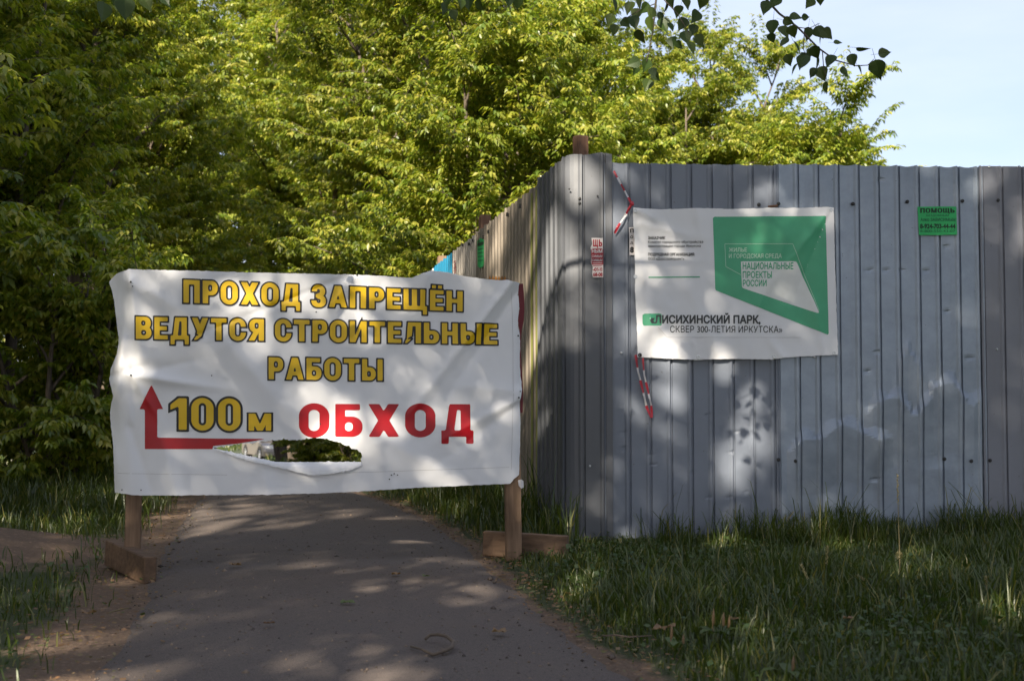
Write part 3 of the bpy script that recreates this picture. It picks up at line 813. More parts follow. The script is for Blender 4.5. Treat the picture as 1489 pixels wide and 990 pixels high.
outlined('ВЕДУТСЯ СТРОИТЕЛЬНЫЕ', [(197.5, 460.5), (723, 471.5), (723, 501), (197.5, 493)])
outlined('РАБОТЫ', [(390, 519.5), (555.5, 522.5), (555.5, 553.5), (390, 551.5)])
outlined('100', [(247.5, 578.5), (349.5, 580), (349.5, 625.5), (247.5, 624.5)], gap=0.13)
outlined('м', [(361, 601), (394, 601), (394, 626), (361, 626)])
block_text('lettering', 'ОБХОД', [(434, 587), (688, 587.5), (688, 634.5), (434, 635)], banner_surf, M['red'], bn, rows=26, grow=0.0, lift=0.0014, gap=0.15)
flat_shape('arrow', [[(202.5, 595), (237, 594.5), (220, 559)], [(210.5, 590), (228.5, 590), (228.5, 640), (210.5, 652.5)], [(210.5, 635.8), (310, 637.2), (309, 652.6), (210.5, 652.6)], [(309, 637.2), (414, 637.9), (345, 644.6), (309, 650.3)]], banner_surf, M['red'], bn, 0.0014, 2.0)
line_shape('hem_stitch', [(170, 688), (330, 690)], 0.6, banner_surf, M['greyline'], bn, 0.0008)
line_shape('hem_stitch', [(500, 687), (740, 679)], 0.6, banner_surf, M['greyline'], bn, 0.0008)
line_shape('hem_stitch', [(744, 425), (746, 500), (745, 600), (743, 682)], 0.6, banner_surf, M['greyline'], bn, 0.0008)
for px, py in [(190.5, 411), (193, 417), (190.5, 545.5), (518, 400.5), (459, 465 - 11), (754, 488), (753.5, 578), (756, 569), (177, 712), (205, 712), (465, 616), (307.5, 546), (572, 688), (568, 690), (577, 690), (565, 696), (166, 455)]:
    p = banner_surf(px, py, 0.001); r = 0.0045 if px in (190.5, 518, 754, 753.5) else 0.003
    V = [p + BD * (r * math.cos(a)) + Vector((0, 0, r * math.sin(a))) + BN * (0.003 if q else -0.002) for q in (0, 1) for a in [i * math.pi / 3 for i in range(6)]]
    mesh('nail', V, [(i, (i + 1) % 6, 6 + (i + 1) % 6, 6 + i) for i in range(6)] + [tuple(range(6, 12))], M['screw'], bn)

RB = Matrix.Rotation(math.atan2(BD.y, BD.x), 3, 'Z')
def on_banner(px, py, back): return on_plane(px, py, BA, BN) - BN * back
# left stand
p = on_banner(197, 600, 0.035); st = empty('wooden_stand', (p.x, p.y, 0))
tag(st, 'wooden post with a short foot block carrying the left end of the banner', 'post')
def rel(o, e): o.location = o.location - e.location; return o
rel(bevel_box('post', (p.x, p.y, 0.67), (0.034, 0.022, 0.64), M['wood'], st, RB @ Matrix.Rotation(0.012, 3, 'Y'), 0.004, 0.0006, 6), st)
a = at(150, 822, 5.62); b = at(212, 846, 5.18)
fd = Vector((b.x - a.x, b.y - a.y, 0)); ang = math.atan2(fd.y, fd.x)
c = (Vector((a.x, a.y, 0)) + Vector((b.x, b.y, 0))) / 2
rel(bevel_box('foot_block', (c.x + 0.02, c.y + 0.02, gz(c.x, c.y) + 0.058), (fd.length / 2 - 0.02, 0.028, 0.058), M['woodx'], st, Matrix.Rotation(ang, 3, 'Z') @ Matrix.Rotation(0.05, 3, 'Y'), 0.005, 0.0008, 6), st)
# right stand
p = on_banner(749, 700, 0.03); st = empty('wooden_stand', (p.x, p.y, 0))
tag(st, 'wooden post on a long flat foot board carrying the right end of the banner', 'post')
z0 = gz(p.x, p.y)
rel(bevel_box('post', (p.x - 0.008, p.y, 0.635), (0.037, 0.022, 0.63), M['wood'], st, RB @ Matrix.Rotation(-0.014, 3, 'Y'), 0.004, 0.0006, 6), st)
a = at(703, 812, 6.03); b = at(826, 816, 5.93); fd = Vector((b.x - a.x, b.y - a.y, 0)); c = (a + b) / 2
rel(bevel_box('foot_board', (c.x, c.y + 0.01, z0 + 0.055), (fd.length / 2, 0.022, 0.06), M['woodx'], st, Matrix.Rotation(math.atan2(fd.y, fd.x), 3, 'Z') @ Matrix.Rotation(0.03, 3, 'Y'), 0.004, 0.0008, 6), st)
# strip of dark red cloth hanging on the back of the right post, white tag at the bottom corner
V = []
for i in range(15):
    u = i / 14.0; y = 412 + (600 - 412) * u
    for j, xo in enumerate((746, 752, 757.5 + 1.6 * math.sin(u * 9) + (2.2 if u < .35 else 0.6))): V.append(on_banner(xo + 2.0, y, 0.012 + 0.003 * math.sin(u * 14 + j)))
rel(mesh('red_cloth_strip', V, [(i * 3 + j, i * 3 + j + 1, (i + 1) * 3 + j + 1, (i + 1) * 3 + j) for i in range(14) for j in range(2)], M['darkred'], st), st)
V = [on_banner(x, y, -0.002 - 0.008 * k) for (x, y, k) in [(753, 698, 0), (757, 696.5, 1), (761, 699, 0), (761.5, 708.5, 0), (757, 710, 1), (754, 706, 0)]]
rel(mesh('plastic_tag', V, [(0, 1, 4, 5), (1, 2, 3, 4)], M['tapewhite'], st), st)

# ------------------------------------------------------------------ poster, stickers and tape on the right run
PO = [ridge((919, 304), (970, 330), 8, 0.012, (1, 0.1)), ridge((925, 360), (945, 470), 7, 0.010, (0.6, 1)), ridge((935, 420), (960, 500), 9, -0.008, (1, .5)),
      ridge((1010, 306), (1030, 400), 14, 0.008, (1, 0.2)), ridge((1120, 306), (1095, 420), 10, 0.007, (1, 0.3)), ridge((1195, 318), (1130, 400), 7, 0.010, (1, 0.3)),
      ridge((1205, 310), (1150, 440), 6, -0.008, (1, 0.4)), ridge((1140, 350), (1100, 450), 10, 0.006, (1, 1)), ridge((1000, 420), (1040, 510), 14, 0.008, (0.6, 1)),
      ridge((1120, 500), (1135, 520), 8, 0.010, (.5, 1)), ridge((960, 480), (985, 516), 9, 0.008, (1, 1)), ridge((1180, 440), (1195, 512), 9, 0.007, (1, 1)), ridge((940, 330), (1010, 345), 7, 0.006, (1, .3))]
def poster_surf(px, py, lift=0.0):
    w = sum(f(px, py) for f in PO) + 0.014 * (float(fbm(px / 60.0 + 40, py / 70.0)) - 0.44) + 0.004 * (float(fbm(px / 16.0, py / 20.0 + 30)) - 0.44)
    return on_plane(px, py, CORNER, RN) + RN * (0.030 + w + lift)
POUT = [(918.5, 303.5), (960, 306), (1010, 304), (1060, 305), (1115, 303.5), (1160, 303.5), (1200, 302), (1210, 303), (1211, 350), (1213, 420), (1216, 516), (1190, 517), (1140, 520), (1120, 523), (1060, 522), (1010, 523.5), (960, 521), (925.5, 519.5), (925, 480), (922, 420), (922, 395), (921, 350)]
po = empty('poster'); tag(po, 'white and green printed poster banner with eyelets fixed to the grey fence', 'poster')
cut_sheet('sheet', densify(POUT, 4, 0.2), [], poster_surf, M['vinyl'], po, step=3.6)
gq = [(1034.5, 316.5), (1198.4, 315.3), (1202.4, 487.7), (1038, 422.6)]
flat_shape('green_field', [gq], poster_surf, M['green'], po, 0.0012, 2.6)
flat_shape('white_field', [[(1075.4, 381), (1155.5, 381), (1189, 457), (1076.7, 419.3)]], poster_surf, M['whiteprint'], po, 0.0020, 2.6)
line_shape('white_outline', [(1075.4, 400.4), (1053.4, 388.5), (1052, 355.7), (1150, 355.7), (1188, 452)], 0.7, poster_surf, M['palegreenline'], po, 0.0022, 4)
def ft(text, x0, x1, y0, y1, mat, surf=poster_surf, parent=po, rows=12, bold=0.02, lift=0.0022, skew=0.0, name='lettering'):
    return font_text(name, text, [(x0, y0), (x1, y0 + skew), (x1, y1 + skew), (x0, y1)], surf, M[mat], parent, rows, bold, lift)
ft('ЖИЛЬЕ', 1058, 1084, 361.2, 367, 'palegreenline', bold=0.035)
ft('И ГОРОДСКАЯ СРЕДА', 1058, 1134, 370, 376, 'palegreenline', bold=0.035)
ft('НАЦИОНАЛЬНЫЕ', 1078, 1151, 382.8, 392.2, 'green', bold=0.035, lift=0.003)
ft('ПРОЕКТЫ', 1078, 1119.6, 395.6, 405, 'green', bold=0.035, lift=0.003)
ft('РОССИИ', 1078, 1112, 407.8, 416.8, 'green', bold=0.035, lift=0.003)
ft('ЗАКАЗЧИК', 941, 965.6, 345, 348.8, 'darktext', bold=0.06)
ft('Комитет городского обустройства', 941, 1020, 351, 354.6, 'darktext', bold=0.02)
ft('администрации города Иркутска', 941, 1016.6, 356.8, 360.4, 'darktext', bold=0.02)
ft('ПОДРЯДНАЯ ОРГАНИЗАЦИЯ:', 941, 1008, 368.8, 372.8, 'darktext', bold=0.06)
ft('ООО «Дорстройпроект»', 941, 993, 375, 379, 'darktext', bold=0.02)
line_shape('green_rule', [(941.6, 404), (1015.6, 403.6)], 1.7, poster_surf, M['green'], po, 0.0014)
flat_shape('green_tab', [[(932.7, 456.7), (960.5, 456.2), (960.8, 473.8), (933, 474)]], poster_surf, M['green'], po, 0.0012, 3)
ft('«ЛИСИХИНСКИЙ ПАРК,', 944, 1103, 459, 470.3, 'darktext', bold=0.055, rows=14, skew=0.3)
ft('СКВЕР 300-ЛЕТИЯ ИРКУТСКА»', 972.6, 1134.7, 474, 483.6, 'darktext', bold=0.012, rows=14, skew=0.4)
line_shape('grey_rule', [(955, 476), (968, 490.8), (1162, 491.2)], 0.45, poster_surf, M['greyline'], po, 0.0014)
for px, py in [(929, 516.5), (1013.5, 519.5), (1123, 518.5), (1210, 513.5), (922.5, 403), (922, 308), (1206.5, 306.5)]:
    p = poster_surf(px, py, 0.001); V = []; n = 10
    for d, r in ((0, 0.011), (0.003, 0.010), (0.003, 0.005), (-0.001, 0.0045)):
        V += [p + RD * (r * math.cos(2 * math.pi * i / n)) + Vector((0, 0, r * math.sin(2 * math.pi * i / n))) + RN * d for i in range(n)]
    mesh('eyelet', V, [(q * n + i, q * n + (i + 1) % n, (q + 1) * n + (i + 1) % n, (q + 1) * n + i) for q in range(3) for i in range(n)] + [tuple(range(3 * n, 4 * n))], M['screw_bright'] if px != 929 else M['screw'], po)

def sticker_surf(off):
    def f(px, py, lift=0.0): return on_plane(px, py, CORNER, RN) + RN * (off + lift)
    return f
def slab(name, pts, surf, mat, parent, th=0.0006):
    n = len(pts); V = [surf(x, y, 0) for x, y in pts] + [surf(x, y, th) for x, y in pts]
    return mesh(name, V, [tuple(range(n, 2 * n)), tuple(reversed(range(n)))] + [(i, (i + 1) % n, n + (i + 1) % n, n + i) for i in range(n)], mat, parent)
s1 = sticker_surf(0.0205)
g = empty('sticker'); tag(g, 'small bright green advertising sticker with black lettering and phone number', 'sticker')
slab('paper', [(1332.2, 301.6), (1360, 301.2), (1388.4, 301.2), (1389.6, 342), (1362, 342.6), (1334.2, 342.8)], s1, M['stickergreen'], g)
block_text('lettering', 'ПОМОЩЬ', [(1336, 303.6), (1386, 303.4), (1386, 310.3), (1336, 310.5)], s1, M['stickertext'], g, rows=14, lift=0.0014, gap=0.1)
ft('БЕЗДОМНЫМ', 1345, 1377.4, 312.6, 315.6, 'stickertext2', s1, g, 9, 0.03, 0.0014)
ft('Алко ЗАВИСИМЫМ', 1336.5, 1387, 317.8, 322.4, 'stickertext2', s1, g, 9, 0.05, 0.0014)
ft('8-924-703-44-44', 1336, 1386.7, 326.2, 333, 'stickertext', s1, g, 11, 0.06, 0.0014)
ft('8-800-550-43-07', 1336, 1386.7, 334.8, 338.6, 'stickertext2', s1, g, 9, 0.02, 0.0014)
s2 = sticker_surf(0.0285)
g = empty('sticker'); tag(g, 'torn red and white sticker on the dark grey corner sheet', 'sticker')
slab('paper', [(859, 347), (875.5, 347), (876, 404), (861, 404.2), (860, 398), (861, 389), (858, 382), (859.5, 370), (857.5, 361), (860, 356)], s2, M['paper'], g)
flat_shape('red_panel', [[(858.4, 362.5), (876, 362.2), (876, 387.6), (859.6, 388)]], s2, M['stickerred'], g, 0.0012, 3)
block_text('lettering', 'ЩЬ', [(861, 349), (874.5, 349), (874.5, 359.4), (861, 359.6)], s2, M['stickerred'], g, rows=14, lift=0.0014, gap=0.12)
ft('НЫМ', 859.6, 874.6, 363.8, 368.6, 'paper', s2, g, 10, 0.05, 0.002)
ft('СИМЫМ', 859.6, 874.6, 371.6, 375.2, 'paper', s2, g, 9, 0.03, 0.002)
ft('СИМЫМ', 860, 874.6, 377.4, 381, 'paper', s2, g, 9, 0.03, 0.002)
line_shape('white_rule', [(860.5, 383.4), (874.6, 383.2)], 0.9, s2, M['paper'], g, 0.002)
line_shape('white_rule', [(860.5, 386.3), (874.6, 386.2)], 0.9, s2, M['paper'], g, 0.002)
ft('-0', 861, 866.2, 389.8, 395, 'stickerred', s2, g, 10, 0.06, 0.0014)
block_text('lettering', '1', [(866.6, 389.8), (868.6, 389.8), (868.6, 395), (866.6, 395)], s2, M['stickerred'], g, 12, 0, 0.0014)
ft('-', 869, 870.4, 389.8, 395, 'stickerred', s2, g, 10, 0.06, 0.0014)
block_text('lettering', '10', [(870.6, 389.8), (874.6, 389.8), (874.6, 395), (870.6, 395)], s2, M['stickerred'], g, 12, 0, 0.0014)
ft('68-08', 861.5, 874.8, 397.2, 402.4, 'stickerred', s2, g, 10, 0.06, 0.0014)
s3 = sticker_surf(0.0125)
g = empty('sticker'); tag(g, 'narrow white sticker strip with black print peeking out beside the poster edge', 'sticker')
slab('paper', [(914, 331), (924, 330.6), (925, 371), (915, 371.4)], s3, M['paper'], g)
block_text('lettering', 'П', [(915.6, 333), (921, 333), (921, 339), (915.6, 339)], s3, M['black'], g, rows=12, lift=0.0014)
ft('о', 916, 920, 342, 347, 'darktext', s3, g, 10, 0.04, 0.0014)
ft('д', 916, 920, 351, 355, 'darktext', s3, g, 10, 0.04, 0.0014)
ft('8', 916, 920.6, 359.5, 367.5, 'black', s3, g, 10, 0.08, 0.0014)
# stickers on the left run
g = empty('sticker'); tag(g, 'green sticker on the receding path side fence', 'sticker')
slab('paper', [(697, 350.5), (702, 346), (706.5, 348.6), (706.5, 386), (702, 390), (697.5, 387.5)], left_surf, M['stickergreen'], g)
flat_shape('black_print', [[(697.6, 354), (706, 351), (706, 356), (697.6, 358.5)]], lambda a, b, c: left_surf(a, b, c), M['stickertext'], g, 0.0014, 1.5)
for i in range(4): line_shape('print_line', [(698, 363 + 5.4 * i), (706, 361.2 + 5.6 * i)], 1.6, left_surf, M['stickertext2'], g, 0.0014, 3)
g = empty('sticker'); tag(g, 'column of small red letters stuck on the receding fence', 'sticker')
for i, ch in enumerate('РАБОТ'):
    block_text('lettering', ch, [(662.4, 379.6 + 4.3 * i), (665.8, 378.4 + 4.3 * i), (665.8, 381.5 + 4.3 * i), (662.4, 382.6 + 4.3 * i)], left_surf, M['stickerred'], g, 10, 0, 0.001)
g = empty('paint_mark'); tag(g, 'faded orange lettering painted on the receding fence just above the banner', 'paint mark')
for i, x in enumerate((714, 718.5, 723, 727.5, 732, 736)):
    slab('stroke', [(x, 404 + (i % 2)), (x + 1.6, 401), (x + 2.8, 404), (x + 2.2, 411), (x + .5, 411)], left_surf, M['orange'], g, 0.001)

def tape(name, label, strands):
    g = empty(name); tag(g, label, 'tape')
    for pts, wid, n in strands:
        P = [on_plane(x, y, CORNER, RN) + RN * (o + 0.024) for x, y, o in pts]
        # resample
        L = [0]
        for a, b in zip(P[:-1], P[1:]): L.append(L[-1] + (b - a).length)
        for q in range(n):
            V = []; K = 7
            for i in range(K):
                s = L[-1] * (q + i / (K - 1)) / n
                j = max(0, min(len(P) - 2, int(np.searchsorted(L, s)) - 1)); u = (s - L[j]) / max(1e-9, L[j + 1] - L[j])
                p = P[j].lerp(P[j + 1], u); d = (P[j + 1] - P[j]).normalized(); w = d.cross(RN).normalized()
                tw = math.sin(s * 30 + q) * 0.7; wv = (w * math.cos(tw) + RN * math.sin(tw)) * wid * (0.8 + 0.2 * math.sin(s * 47))
                V += [p - wv, p + RN * 0.004 * math.sin(s * 60), p + wv]
            mesh('tape_segment', V, [(i * 3 + c, i * 3 + c + 1, (i + 1) * 3 + c + 1, (i + 1) * 3 + c) for i in range(K - 1) for c in (0, 1)], M['tapered'] if q % 2 == 0 else M['tapewhite'], g)
    return g
tg = tape('barrier_tape', 'red and white barrier tape knotted at the upper left corner of the poster', [([(891.5, 250, 0.0), (899, 264, .004), (907, 279, .006), (917, 298, .012)], 0.007, 5), ([(917, 298, .014), (908, 314, .008), (899, 328, 0.006), (892.5, 340, 0.0)], 0.008, 3)])
bm = bmesh.new(); bmesh.ops.create_icosphere(bm, subdivisions=2, radius=0.016)
for v in bm.verts: v.co *= 0.75 + 0.5 * mnoise.noise(v.co * 90)
bm.transform(Matrix.Translation(on_plane(917.5, 298, CORNER, RN) + RN * 0.04)); me = bpy.data.meshes.new('knot'); bm.to_mesh(me); bm.free(); link('knot', me, M['tapered'], tg)
tape('barrier_tape', 'red and white barrier tape hanging in a loop below the poster', [([(923, 516, .004), (926.5, 540, .004), (934, 570, .004), (939, 592, .006), (945.5, 607, .006)], 0.008, 5), ([(933, 521, .014), (935, 545, .010), (941, 570, .008), (945.5, 590, .008), (946.5, 607, .008)], 0.007, 5)])

# ------------------------------------------------------------------ trees
class Leaves:
    def __init__(self): self.p = []; self.d = []; self.n = []
def unit(a): return a / np.maximum(np.linalg.norm(a, axis=-1, keepdims=True), 1e-9)
def compound_leaves(P, D, rng, L0=0.080, W0=0.036, rach=0.10):
    """ash-leaved maple: five drooping leaflets on a stalk"""
    n = len(P); D = unit(D); up = np.tile([0, 0, 1.0], (n, 1))
    side = unit(np.cross(D, up)); nrm = unit(np.cross(side, D))
    Vs = []; var = []
    lv = rng.random(n)
    for (along, sd) in ((1.0, 0), (0.72, 1), (0.72, -1), (0.40, 1), (0.40, -1)):
        sc = rng.uniform(0.75, 1.25, (n, 1)); L = L0 * sc; W = W0 * sc
        b = P + D * rach * along * sc - up * 0.012 * along
        e = unit(D * (1.0 if sd == 0 else 0.55) + side * (sd * 0.95) + rng.normal(0, 0.22, (n, 3)) - up * rng.uniform(0.2, 1.2, (n, 1)))
        w = unit(np.cross(e, nrm + rng.normal(0, 0.35, (n, 3)))); nn = np.cross(w, e)
        Vs.append(np.stack([b, b + e * L * 0.42 + w * W * 0.5 + nn * W * 0.14, b + e * L - up * L * 0.12, b + e * L * 0.42 - w * W * 0.5 + nn * W * 0.14], 1))
        var.append(np.repeat(np.clip(lv + rng.normal(0, 0.12, n), 0, 1), 4))
    V = np.concatenate(Vs).reshape(-1, 3); m = len(V) // 4
    q = np.arange(m)[:, None] * 4
    F = np.concatenate([q + np.array([[0, 1, 2]]), q + np.array([[0, 2, 3]])])
    return V, F, np.concatenate(var)
def simple_leaves(P, D, rng, L0=0.078):
    """poplar: single heart-shaped blades hanging on long stalks"""
    n = len(P); D = unit(D); up = np.tile([0, 0, 1.0], (n, 1))
    sc = rng.uniform(0.7, 1.2, (n, 1)); L = L0 * sc
    b = P + D * 0.035 * sc
    e = unit(D * 0.5 - up * rng.uniform(0.2, 1.1, (n, 1)) + rng.normal(0, 0.35, (n, 3)))
    w = unit(np.cross(e, rng.normal(0, 1, (n, 3)))); nn = np.cross(w, e)
    prof = [(0.0, 0.0), (0.12, 0.36), (0.36, 0.43), (0.70, 0.22), (1.0, 0.0), (0.70, -0.22), (0.36, -0.43), (0.12, -0.36)]
    V = np.stack([b + e * L * a + w * L * c + nn * L * abs(c) * 0.25 for a, c in prof], 1).reshape(-1, 3)
    q = np.arange(n)[:, None] * 8
    F = np.concatenate([q + np.array([[0, 1, 7, 7]]), q + np.array([[1, 2, 6, 7]]), q + np.array([[2, 3, 5, 6]])])
    F = np.concatenate([np.concatenate([q + np.array([t_]) for t_ in ([0, 1, 7], [1, 2, 6], [1, 6, 7], [2, 3, 5], [2, 5, 6], [3, 4, 5])])])
    return V, F, np.repeat(rng.random(n), 8)
def arc(p, d, L, n, rise, droop, rng, wob=0.12):
    """branch path: starts along d, lifts, then droops towards the tip"""
    pts = [np.array(p, float)]; d = np.array(d, float); st = L / n
    for i in range(n):
        u = i / n
        d = d + np.array([rng.normal(0, wob), rng.normal(0, wob), rng.normal(0, wob * 0.6) + rise * (1 - u) - droop * u])
        d = d / np.linalg.norm(d); pts.append(pts[-1] + d * st)
    return pts
def gen_tree(seed, H, spread, stems=3, limbs=18, twigs=9, low=0.06, kind='maple', lean=0.16, twig_len=(0.5, 0.95), nodes=9, crown_base=None):
    rng = np.random.default_rng(seed)
    TV = []; TF = []; LP = []; LD_ = []
    def addtube(pts, r0, r1, sides):
        n = len(pts); rad = [r0 + (r1 - r0) * i / (n - 1) for i in range(n)]
        V, F = tube_vf([tuple(q) for q in pts], rad, sides, True, len(TV)); TV.extend(V); TF.extend(F)
    for s in range(stems):
        az = 2 * math.pi * (s + rng.random() * 0.6) / stems; ln = lean * (0.5 + rng.random()) if stems > 1 else lean * 0.3
        h = H * (1.0 if s == 0 else rng.uniform(0.72, 0.95))
        sp = arc((0.12 * math.cos(az) * (stems > 1), 0.12 * math.sin(az) * (stems > 1), -0.15), (math.cos(az) * ln, math.sin(az) * ln, 1), h, 9, 0.10, 0.0, rng, 0.06)
        addtube(sp, 0.020 * H / (stems ** 0.5) + 0.02, 0.012, 7)
        S = np.array(sp)
        for kx in range(limbs):
            f = low + (1 - low) * (kx + rng.random() * 0.8) / limbs
            q = f * 9; i0 = min(int(q), 8); p = S[i0] + (S[i0 + 1] - S[i0]) * (q - i0)
            a = kx * 2.4 + s * 1.3 + rng.normal(0, 0.35)
            el = rng.uniform(0.15, 0.65) + 0.5 * f
            prof = (1.0 - 0.62 * f) * (0.45 + 0.55 * min(1, f / 0.3)) if kind == 'maple' else (0.35 + 0.9 * math.sin(math.pi * min(1, (f - low) / (1 - low) * 0.85 + 0.12)))
            L = spread * prof * rng.uniform(0.65, 1.15)
            lp = arc(p, (math.cos(a) * math.cos(el), math.sin(a) * math.cos(el), math.sin(el)), L, 6, 0.10, 0.26, rng)
            addtube(lp, 0.010 + 0.012 * L, 0.004, 5)
            LPn = np.array(lp)
            for tq in range(twigs):
                g_ = 0.22 + 0.78 * (tq + rng.random()) / twigs
                qq = g_ * 6; j0 = min(int(qq), 5); tp = LPn[j0] + (LPn[j0 + 1] - LPn[j0]) * (qq - j0)
                dl = LPn[j0 + 1] - LPn[j0]; dl /= np.linalg.norm(dl)
                sgn = 1 if tq % 2 else -1
                sd = np.cross(dl, [0, 0, 1.0]); sd /= max(1e-6, np.linalg.norm(sd))
                td = dl * 0.7 + sd * sgn * rng.uniform(0.3, 1.0) + np.array([0, 0, rng.uniform(-0.25, 0.55)])
                td /= np.linalg.norm(td)
                tl = rng.uniform(*twig_len)
                tw = arc(tp, td, tl, 4, 0.10, 0.35, rng, 0.10)
                if rng.random() < 0.5: addtube(tw, 0.005, 0.002, 3)
                TW = np.array(tw)
                u = (np.arange(nodes) + 0.6) / nodes * 4; c0 = np.minimum(u.astype(int), 3)
                seg = TW[c0 + 1] - TW[c0]; pp = TW[c0] + seg * (u - c0)[:, None]
                dt = seg / np.linalg.norm(seg, axis=1, keepdims=True)
                ss = unit(np.cross(dt, np.array([0, 0, 1.0])))
                rot = rng.uniform(-0.9, 0.9, nodes)[:, None]; zz = np.array([[0, 0, 1.0]])
                for sg in (1, -1):
                    LP.append(pp); LD_.append(dt * 0.55 + ss * sg * np.cos(rot) + zz * (0.5 * np.sin(rot) * sg - 0.25))
    LP = np.concatenate(LP); LD_ = np.concatenate(LD_)
    V, F, var = (compound_leaves if kind == 'maple' else simple_leaves)(LP, LD_, rng)
    crown = np_mesh('crown', V, F, {'var': var}); crown.materials.append(M['maple' if kind == 'maple' else 'poplar'])
    wood = bpy.data.meshes.new('trunk'); wood.from_pydata([tuple(v) for v in TV], [], TF); wood.update(); wood.materials.append(M['bark'])
    wood.polygons.foreach_set('use_smooth', [True] * len(wood.polygons))
    return wood, crown
MAPLES = [gen_tree(11, 8.2, 3.0, 3, 22, 12, nodes=13), gen_tree(12, 7.0, 2.8, 4, 18, 11, nodes=13), gen_tree(13, 8.8, 2.9, 3, 23, 12, nodes=13), gen_tree(14, 5.6, 2.6, 4, 16, 11, nodes=13), gen_tree(15, 3.0, 1.6, 5, 9, 8, twig_len=(0.35, 0.6), nodes=11),
          gen_tree(16, 9.2, 3.0, 3, 22, 12, low=0.32, nodes=13)]
POPLARS = [gen_tree(21, 10.5, 3.0, 1, 36, 14, low=0.30, kind='poplar', nodes=25), gen_tree(22, 9.0, 2.8, 1, 32, 14, low=0.28, kind='poplar', nodes=25)]
def tree(protos, i, x, y, rot, sc, label, group=None, name='maple_tree', cat='tree', sz_=None):
    e = empty(name, (x, y, gz(x, y) - 0.02)); e.rotation_euler = (0, 0, rot); e.scale = (sc, sc, sc * (sz_ or 1.0))
    tag(e, label, cat, group)
    w, c = protos[i]
    link('trunk', w, None, e); o = link('crown', c, None, e); o['kind'] = 'stuff'
    return e
# trees in view beyond the fence and along the path (x, y, proto, turn, scale, label)
VIEW = [
 (4.5, 20.0, 3, 0.3, 1.02, 'sunlit maple tree at the right end of the tree line, beside open sky'),
 (5.5, 21.0, 3, 2.3, 0.74, 'low sunlit maple top just above the fence at the end of the tree line'),
 (3.0, 24.0, 2, 4.6, 0.92, 'rounded bright maple filling the canopy above the poster'),
 (4.1, 22.6, 1, 2.0, 0.96, 'bright maple crown under the right hanging twig'),
 (5.2, 23.0, 3, 4.4, 1.10, 'pale maple crown behind the last tree before the open sky'),
 (2.4, 20.5, 2, 1.9, 0.84, 'sunlit maple tree second from the open sky, behind the grey fence'),
 (0.9, 17.5, 1, 4.0, 0.90, 'bright maple rising behind the wooden post at the fence corner'),
 (0.4, 22.0, 2, 2.9, 1.15, 'tall pale green maple behind the fence corner, under the hanging leaves'),
 (-0.4, 14.5, 3, 5.2, 0.92, 'bushy maple close behind the receding fence'),
 (-1.3, 18.5, 0, 1.0, 1.05, 'tall sunlit maple above the middle of the receding fence'),
 (-1.6, 23.5, 5, 3.6, 1.15, 'tall maple in the middle of the tree wall, behind the blue sheet'),
 (-0.7, 16.6, 1, 0.2, 0.70, 'sunlit maple with low boughs over the blue fence sheet'),
 (-3.2, 28.5, 5, 2.2, 1.15, 'maple far back above the word at the top right of the banner'),
 (-8.0, 23.5, 5, 5.5, 1.30, 'leafy maple left of the far path, above the banner centre'),
 (-5.6, 15.5, 5, 4.4, 0.98, 'maple with bright twigs above the upper left part of the banner'),
 (-5.3, 12.2, 1, 2.5, 0.86, 'half shaded maple standing over the left end of the banner'),
 (-5.5, 9.5, 3, 0.9, 1.0, 'dark shaded maple at the left edge beside the banner'),
 (-6.3, 12.5, 2, 3.1, 0.95, 'dark maple deep in the shade at the far left'),
 (-9.5, 19.0, 0, 1.4, 1.05, 'dark maple farthest left in the back row'),
 (-9.6, 32.0, 5, 0.5, 1.3, 'tall maple seen between the two nearer rows above the banner'),
 (3.4, 21.6, 1, 0.9, 0.98, 'dense maple between the two sunlit trees next to the open sky'),
 (-6.2, 36.0, 5, 1.2, 1.45, 'tall distant maple closing the gap above the path'),
 (-4.8, 37.0, 5, 4.2, 1.40, 'distant maple right of the gap above the path'),
 (-10.8, 40.0, 2, 2.2, 1.50, 'distant maple left of the gap above the path'),
 (-8.2, 46.0, 5, 3.0, 2.05, 'far tall maple filling the gap just above the banner top'),
 (-12.0, 48.0, 5, 5.1, 2.0, 'far tall maple left of the gap above the banner top'),
 (-12.5, 27.0, 2, 0.2, 1.2, 'dark distant maple behind the trees at the left edge'),
 (-6.3, 20.5, 5, 2.8, 0.98, 'maple arching over the path behind the banner'),
 (1.8, 27.0, 2, 5.0, 1.10, 'tall maple in the back row left of the open sky'),
]
for (x, y, i, r, s, lab) in VIEW: tree(MAPLES, i, x, y, r, s, lab, 'maples in the tree wall')
BUSH = [(-2.02, 15.6, 1.1, 0.40, 'leafy bush at the path edge, seen in the right end of the torn hole'), (-3.12, 19.5, 2.0, 0.40, 'dark bush behind the torn hole beside the parked car'),
        (-3.5, 9.5, 0.4, 0.72, 'low shaded bush left of the left banner post'), (-5.6, 9.0, 3.3, 0.8, 'low dark bush at the left edge of the grass')]
for (x, y, r, s, lab) in BUSH: tree(MAPLES, 4, x, y, r, s, lab, 'bushes along the path', 'bush', 'bush')
